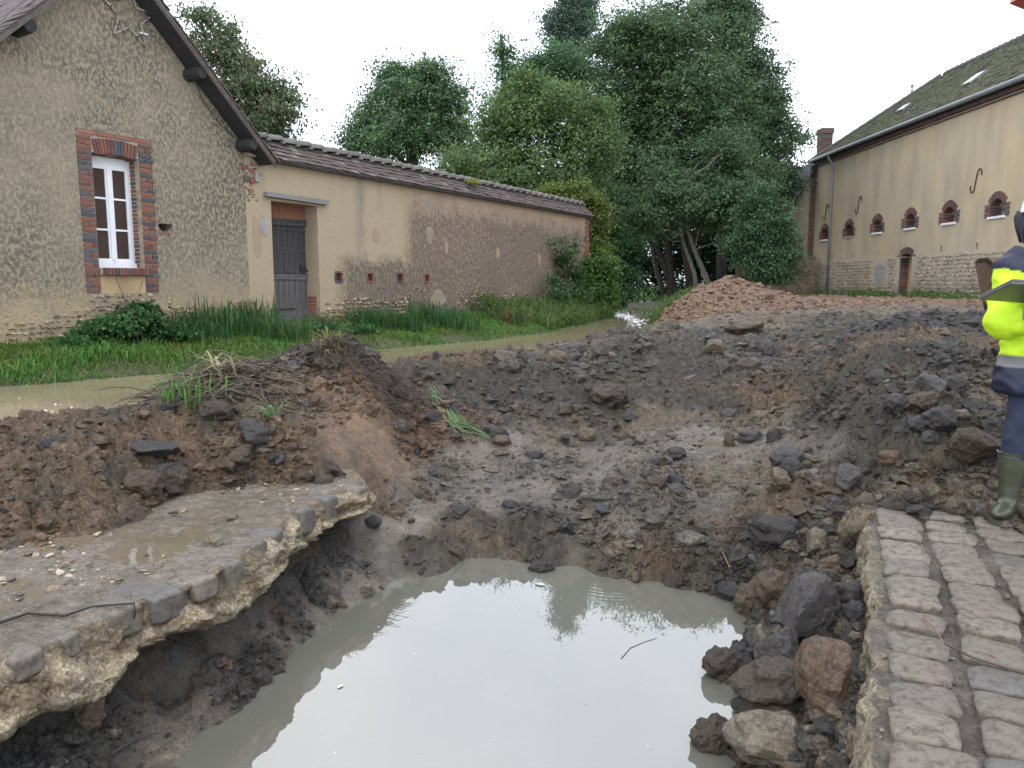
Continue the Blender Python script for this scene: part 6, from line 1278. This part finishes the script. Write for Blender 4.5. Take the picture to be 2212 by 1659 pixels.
for sx_ in (-1, 1):
    yaw = R(-52) if sx_ < 0 else R(20); c, s = math.cos(yaw), math.sin(yaw); X_ = sx_ * .148
    def rt(x, y, z): return (X_ + x * c + y * s * (1), .015 - (-x * s) + y * c, z) if False else (X_ + x * c - y * s, .015 + x * s + y * c, z)
    shaft = MB(); rings = [(0, 0, .38, .074, .078), (0, 0, .30, .070, .075), (0, 0, .2, .058, .063), (0, -.005, .12, .052, .062), (0, -.03, .085, .05, .09)]
    n = 20; V = []
    for (cx_, cy_, cz_, rx_, ry_) in rings:
        for j in range(n): a_ = 2 * math.pi * j / n; V.append(rt(cx_ + rx_ * math.cos(a_), cy_ + ry_ * math.sin(a_), cz_))
    F = [(i * n + j, i * n + (j + 1) % n, (i + 1) * n + (j + 1) % n, (i + 1) * n + j)[::-1] for i in range(len(rings) - 1) for j in range(n)] + [tuple(range(n)), tuple((len(rings) - 1) * n + j for j in range(n))[::-1]]
    shaft.add(V, F); foot = ball((0, 0, 0), (1, 1, 1)); foot.v = [rt(p[0] * .05 * (1 + .12 * (-p[1])), p[1] * .135 - .075, .055 + p[2] * (.05 if p[2] < 0 else .055 * (1 + .35 * p[1]))) for p in foot.v]
    heel = ball((0, 0, 0), (1, 1, 1)); heel.v = [rt(p[0] * .042, p[1] * .055 + .02, .055 + p[2] * .055) for p in heel.v]
    b = put('boot', blend_mesh('boot', [shaft, foot, heel], .0075, 3), M_boot, per)
    so_ = MB(); ol = [(-.036, .075), (.036, .075), (.042, .02), (.038, -.04), (.052, -.12), (.045, -.18), (.02, -.213), (-.02, -.213), (-.045, -.18), (-.052, -.12), (-.038, -.04), (-.042, .02)]
    so_.add([rt(p[0] * 1.04, p[1], -.002) for p in ol] + [rt(p[0] * 1.04, p[1], .024) for p in ol], [tuple(range(11, -1, -1))[::1], tuple(range(12, 24))] + [(i, (i + 1) % 12, 12 + (i + 1) % 12, 12 + i) for i in range(12)]); so_.build('sole', M_sole, b)
    sb = MB(); V = []
    for zz, rr in ((.375, .077), (.39, .079), (.392, .073)):
        for j in range(n): a_ = 2 * math.pi * j / n; V.append(rt(rr * math.cos(a_), rr * 1.05 * math.sin(a_), zz))
    sb.add(V, [(i * n + j, i * n + (j + 1) % n, (i + 1) * n + (j + 1) % n, (i + 1) * n + j) for i in range(2) for j in range(n)]); sb.build('boot_rim', M_boot, b)
# helmet
M_helm = simple('white_helmet', (.78, .80, .84), .3, .03, 3, .02)
hm = MB(); rg = []
for k in range(9): a_ = math.pi / 2 * k / 8; rg.append((-.055, .005, 1.745 + .135 * math.sin(a_), .128 * math.cos(a_) + .002, .150 * math.cos(a_) + .002))
hm.loft([(-.055, -.02, 1.732, .140, .178), (-.055, -.02, 1.742, .142, .180)] + rg, 28); hm.build('helmet', M_helm, per, True)
MB().tube([(-.03, .155, 1.76), (-.03, .115, 1.845), (-.03, .03, 1.885), (-.03, -.06, 1.87), (-.03, -.12, 1.83)], [.010, .018, .02, .018, .01], 8).build('helmet_ridge', M_helm, per, True)
M_black = simple('black_mesh', (.012, .012, .018), .7, .3, 60, .6, 90, .004)
MB().loft([(-.12, .10, 1.745, .05, .05), (-.14, .09, 1.71, .045, .06), (-.14, .08, 1.65, .045, .05), (-.11, .06, 1.57, .06, .05)], 14).build('neck_flap', M_black, per, True)
for (dx, r_) in ((0, .004), (.012, .003), (-.014, .003)): MB().tube([(-.155 + dx, .03, 1.70), (-.175 + dx * 2, .02, 1.64), (-.195 + dx, .0, 1.58), (-.18 + dx, -.03, 1.52), (-.16, -.06, 1.49)], r_, 6).build('cable', M_black if dx <= 0 else M_band, per, True)
# laptop and pen
c8, s8 = math.cos(R(4)), math.sin(R(4))
M_lap = simple('dark_grey_laptop', (.075, .075, .07), .42, .06, 3, .03)
lp = empty('laptop', (2.71, 4.07, 1.300), R(3), label='thin dark grey laptop held flat and tilted in front of the worker', category='laptop'); lp.rotation_euler = (R(-20), R(4), R(3))
MB().cbox((-.195, -.125, -.008), (.195, .125, .008), .004).build('lid', M_lap, lp); MB().cbox((-.185, -.12, .0095), (.185, .12, .024), .004).build('base', M_lap, lp); MB().loft([(.0, -.03, -.0115, .011, .013), (.0, -.03, -.0082, .012, .014)], 18).build('emblem', M_helm, lp)
wp = (PX + WR[1][0] * c8 - WR[1][1] * s8, PY + WR[1][0] * s8 + WR[1][1] * c8, PZ + WR[1][2])
MB().tube([(2.86, 4.05, 1.375), (2.90, 4.04, 1.40), (2.97, 4.03, 1.43)], [.002, .0045, .0045], 8).build('pen', M_white, None, label='slim white stylus in the hand of the worker above the laptop', category='pen')
# ------------------------------------------------------------------ excavator standing out of the frame, boom tip in the top right corner
ex = empty('excavator', (13.6, 11.5, .45), 0, label='red excavator, only its raised boom showing in the top right corner', category='excavator')
M_or = simple('red_orange_paint', (.42, .075, .045), .4, .15, 2, .08); M_blk = simple('black_rubber', (.02, .02, .022), .7)
for s_ in (-1, 1):
    V = [(math.cos(a) * .38 + (1.5 if math.cos(a) > 0 else -1.5), math.sin(a) * .38 + .38) for a in np.linspace(.05, 6.33, 28)[:-1]]
    m = MB(); nn_ = len(V); m.add([(p[0], s_ * 1.2 - .25, p[1]) for p in V] + [(p[0], s_ * 1.2 + .25, p[1]) for p in V], [tuple(range(nn_)), tuple(range(2 * nn_ - 1, nn_ - 1, -1))] + [(i, (i + 1) % nn_, nn_ + (i + 1) % nn_, nn_ + i) for i in range(nn_)]); m.build('track', M_blk, ex)
MB().cbox((-1.0, -1.2, .75), (2.4, 1.2, 1.25), .06).cbox((.4, -1.2, 1.25), (2.5, 1.2, 1.95), .12).build('body', M_or, ex)
cb = MB().cbox((-1.1, .25, 1.25), (.35, 1.2, 2.75), .1).build('cab', M_or, ex); MB().box((-1.112, .36, 1.7), (-1.10, 1.1, 2.6)).box((-1.0, .238, 1.7), (.2, .249, 2.6)).build('window', M_glassdark, cb)
bt = gd(2200, -14, 11.5); B0 = Vector((bt[0] - 13.6, 0, bt[2] - .45))
def beam(m, a, b, w0, w1, th_=.28):
    a, b = Vector(a), Vector(b); d = (b - a).normalized(); n_ = Vector((-d.z, 0, d.x)); V = []
    for p, w_ in ((a, w0), (b, w1)):
        for sy in (-1, 1):
            for sn in (-1, 1): V.append(p + n_ * sn * w_ + Vector((0, sy * th_ / 2, 0)))
    m.add(V, [(0, 1, 3, 2), (4, 6, 7, 5), (0, 4, 5, 1), (2, 3, 7, 6), (0, 2, 6, 4), (1, 5, 7, 3)])
m = MB(); beam(m, (-.9, 0, 1.3), (-2.2, 0, 3.6), .22, .30); beam(m, (-2.2, 0, 3.6), B0 + Vector((.03, 0, .10)), .30, .20); m.build('boom', M_or, ex)
m = MB(); beam(m, B0 + Vector((-.06, 0, .62)), B0 + Vector((1.5, 0, 1.9)), .2, .14, .2); m.build('stick', M_or, ex)
MB().tube([B0 + Vector((-.02, 0, .16)), B0 + Vector((-.02, 0, .55))], .05, 10).tube([B0 + Vector((0, -.2, .5)), B0 + Vector((0, .2, .5))], .08, 10).build('boom_pin', M_blk, ex)
# bucket lying behind the worker
bx, by, bz = gd(2132, 660, 11.5)
bk = empty('digger_bucket', (bx + .16, by, bz - .03), R(100), label='rusty mud-caked digger bucket standing on the spoil behind the worker', category='bucket')
pr = [(-.02, 0), (.12, -.25), (.42, -.36), (.72, -.26), (.86, .02), (.84, .30), (.80, .40), (.76, .30), (.78, .04), (.66, -.20), (.42, -.29), (.16, -.19), (.05, .03)]
bk.scale = (.62, .55, .85); M_rust = simple('muddy_rust', (.075, .045, .028), .85, .4, 5, .8, 18, .02); m = MB(); W_ = .42; n_ = len(pr)
m.add([(p[1], -W_, p[0]) for p in pr] + [(p[1], W_, p[0]) for p in pr], [tuple(range(n_)), tuple(range(2 * n_ - 1, n_ - 1, -1))] + [(i, (i + 1) % n_, n_ + (i + 1) % n_, n_ + i) for i in range(n_)]); m.build('shell', M_rust, bk)
for s_ in (-1, 1): pp = [(p[1], p[0]) for p in pr[:7]]; MB().add([(p[0], s_ * W_, p[1]) for p in pp] + [(p[0], s_ * (W_ - .03), p[1]) for p in pp], [tuple(range(7)), tuple(range(13, 6, -1))] + [(i, (i + 1) % 7, 7 + (i + 1) % 7, 7 + i) for i in range(7)]).build('side_plate', M_rust, bk)
for k in range(4): MB().cbox((-.02, -.38 + k * .22, -.14), (.05, -.30 + k * .22, .02), .01).build('tooth', M_iron, bk)

# extra clods: rough surface of the orange heap, mud packed between the rocks by the pool
n = 3200; a_ = rng.uniform(0, 6.28, n); r_ = 3.4 * np.sqrt(rng.random(n)); x = hx + r_ * np.cos(a_) * 1.2; y = hy - .6 + r_ * np.sin(a_) * .8; h = th(x, y); k = h > .45; x, y, h = x[k], y[k], h[k]
scatter('heap_clods', np.stack([x, y, h], 1), .025 + .085 * rng.random(len(x)) ** 2.2, np.array((.235, .140, .080)) * rng.uniform(.55, 1.35, (len(x), 1)), M_mud, False, kind='stuff', label='clods on the orange earth heap before the alders', category='rubble')
n = 1500; y = rng.uniform(2.3, 4.9, n); ex = np.interp(y, ERx[:, 1], ERx[:, 0]); x = ex - rng.uniform(.03, .62, n); h = th(x, y); k = h > -.56; x, y, h = x[k], y[k], h[k]
scatter('rubble_fill', np.stack([x, y, h + .004], 1), .010 + .045 * rng.random(len(x)) ** 2.4, np.array([(.085, .07, .05), (.07, .06, .045), (.12, .095, .065), (.05, .047, .04), (.19, .15, .10)])[rng.integers(0, 5, len(x))] * rng.uniform(.7, 1.2, (len(x), 1)), M_mud, True, kind='stuff', label='muddy rubble packed between the boulders beside the cobble edge', category='rubble')
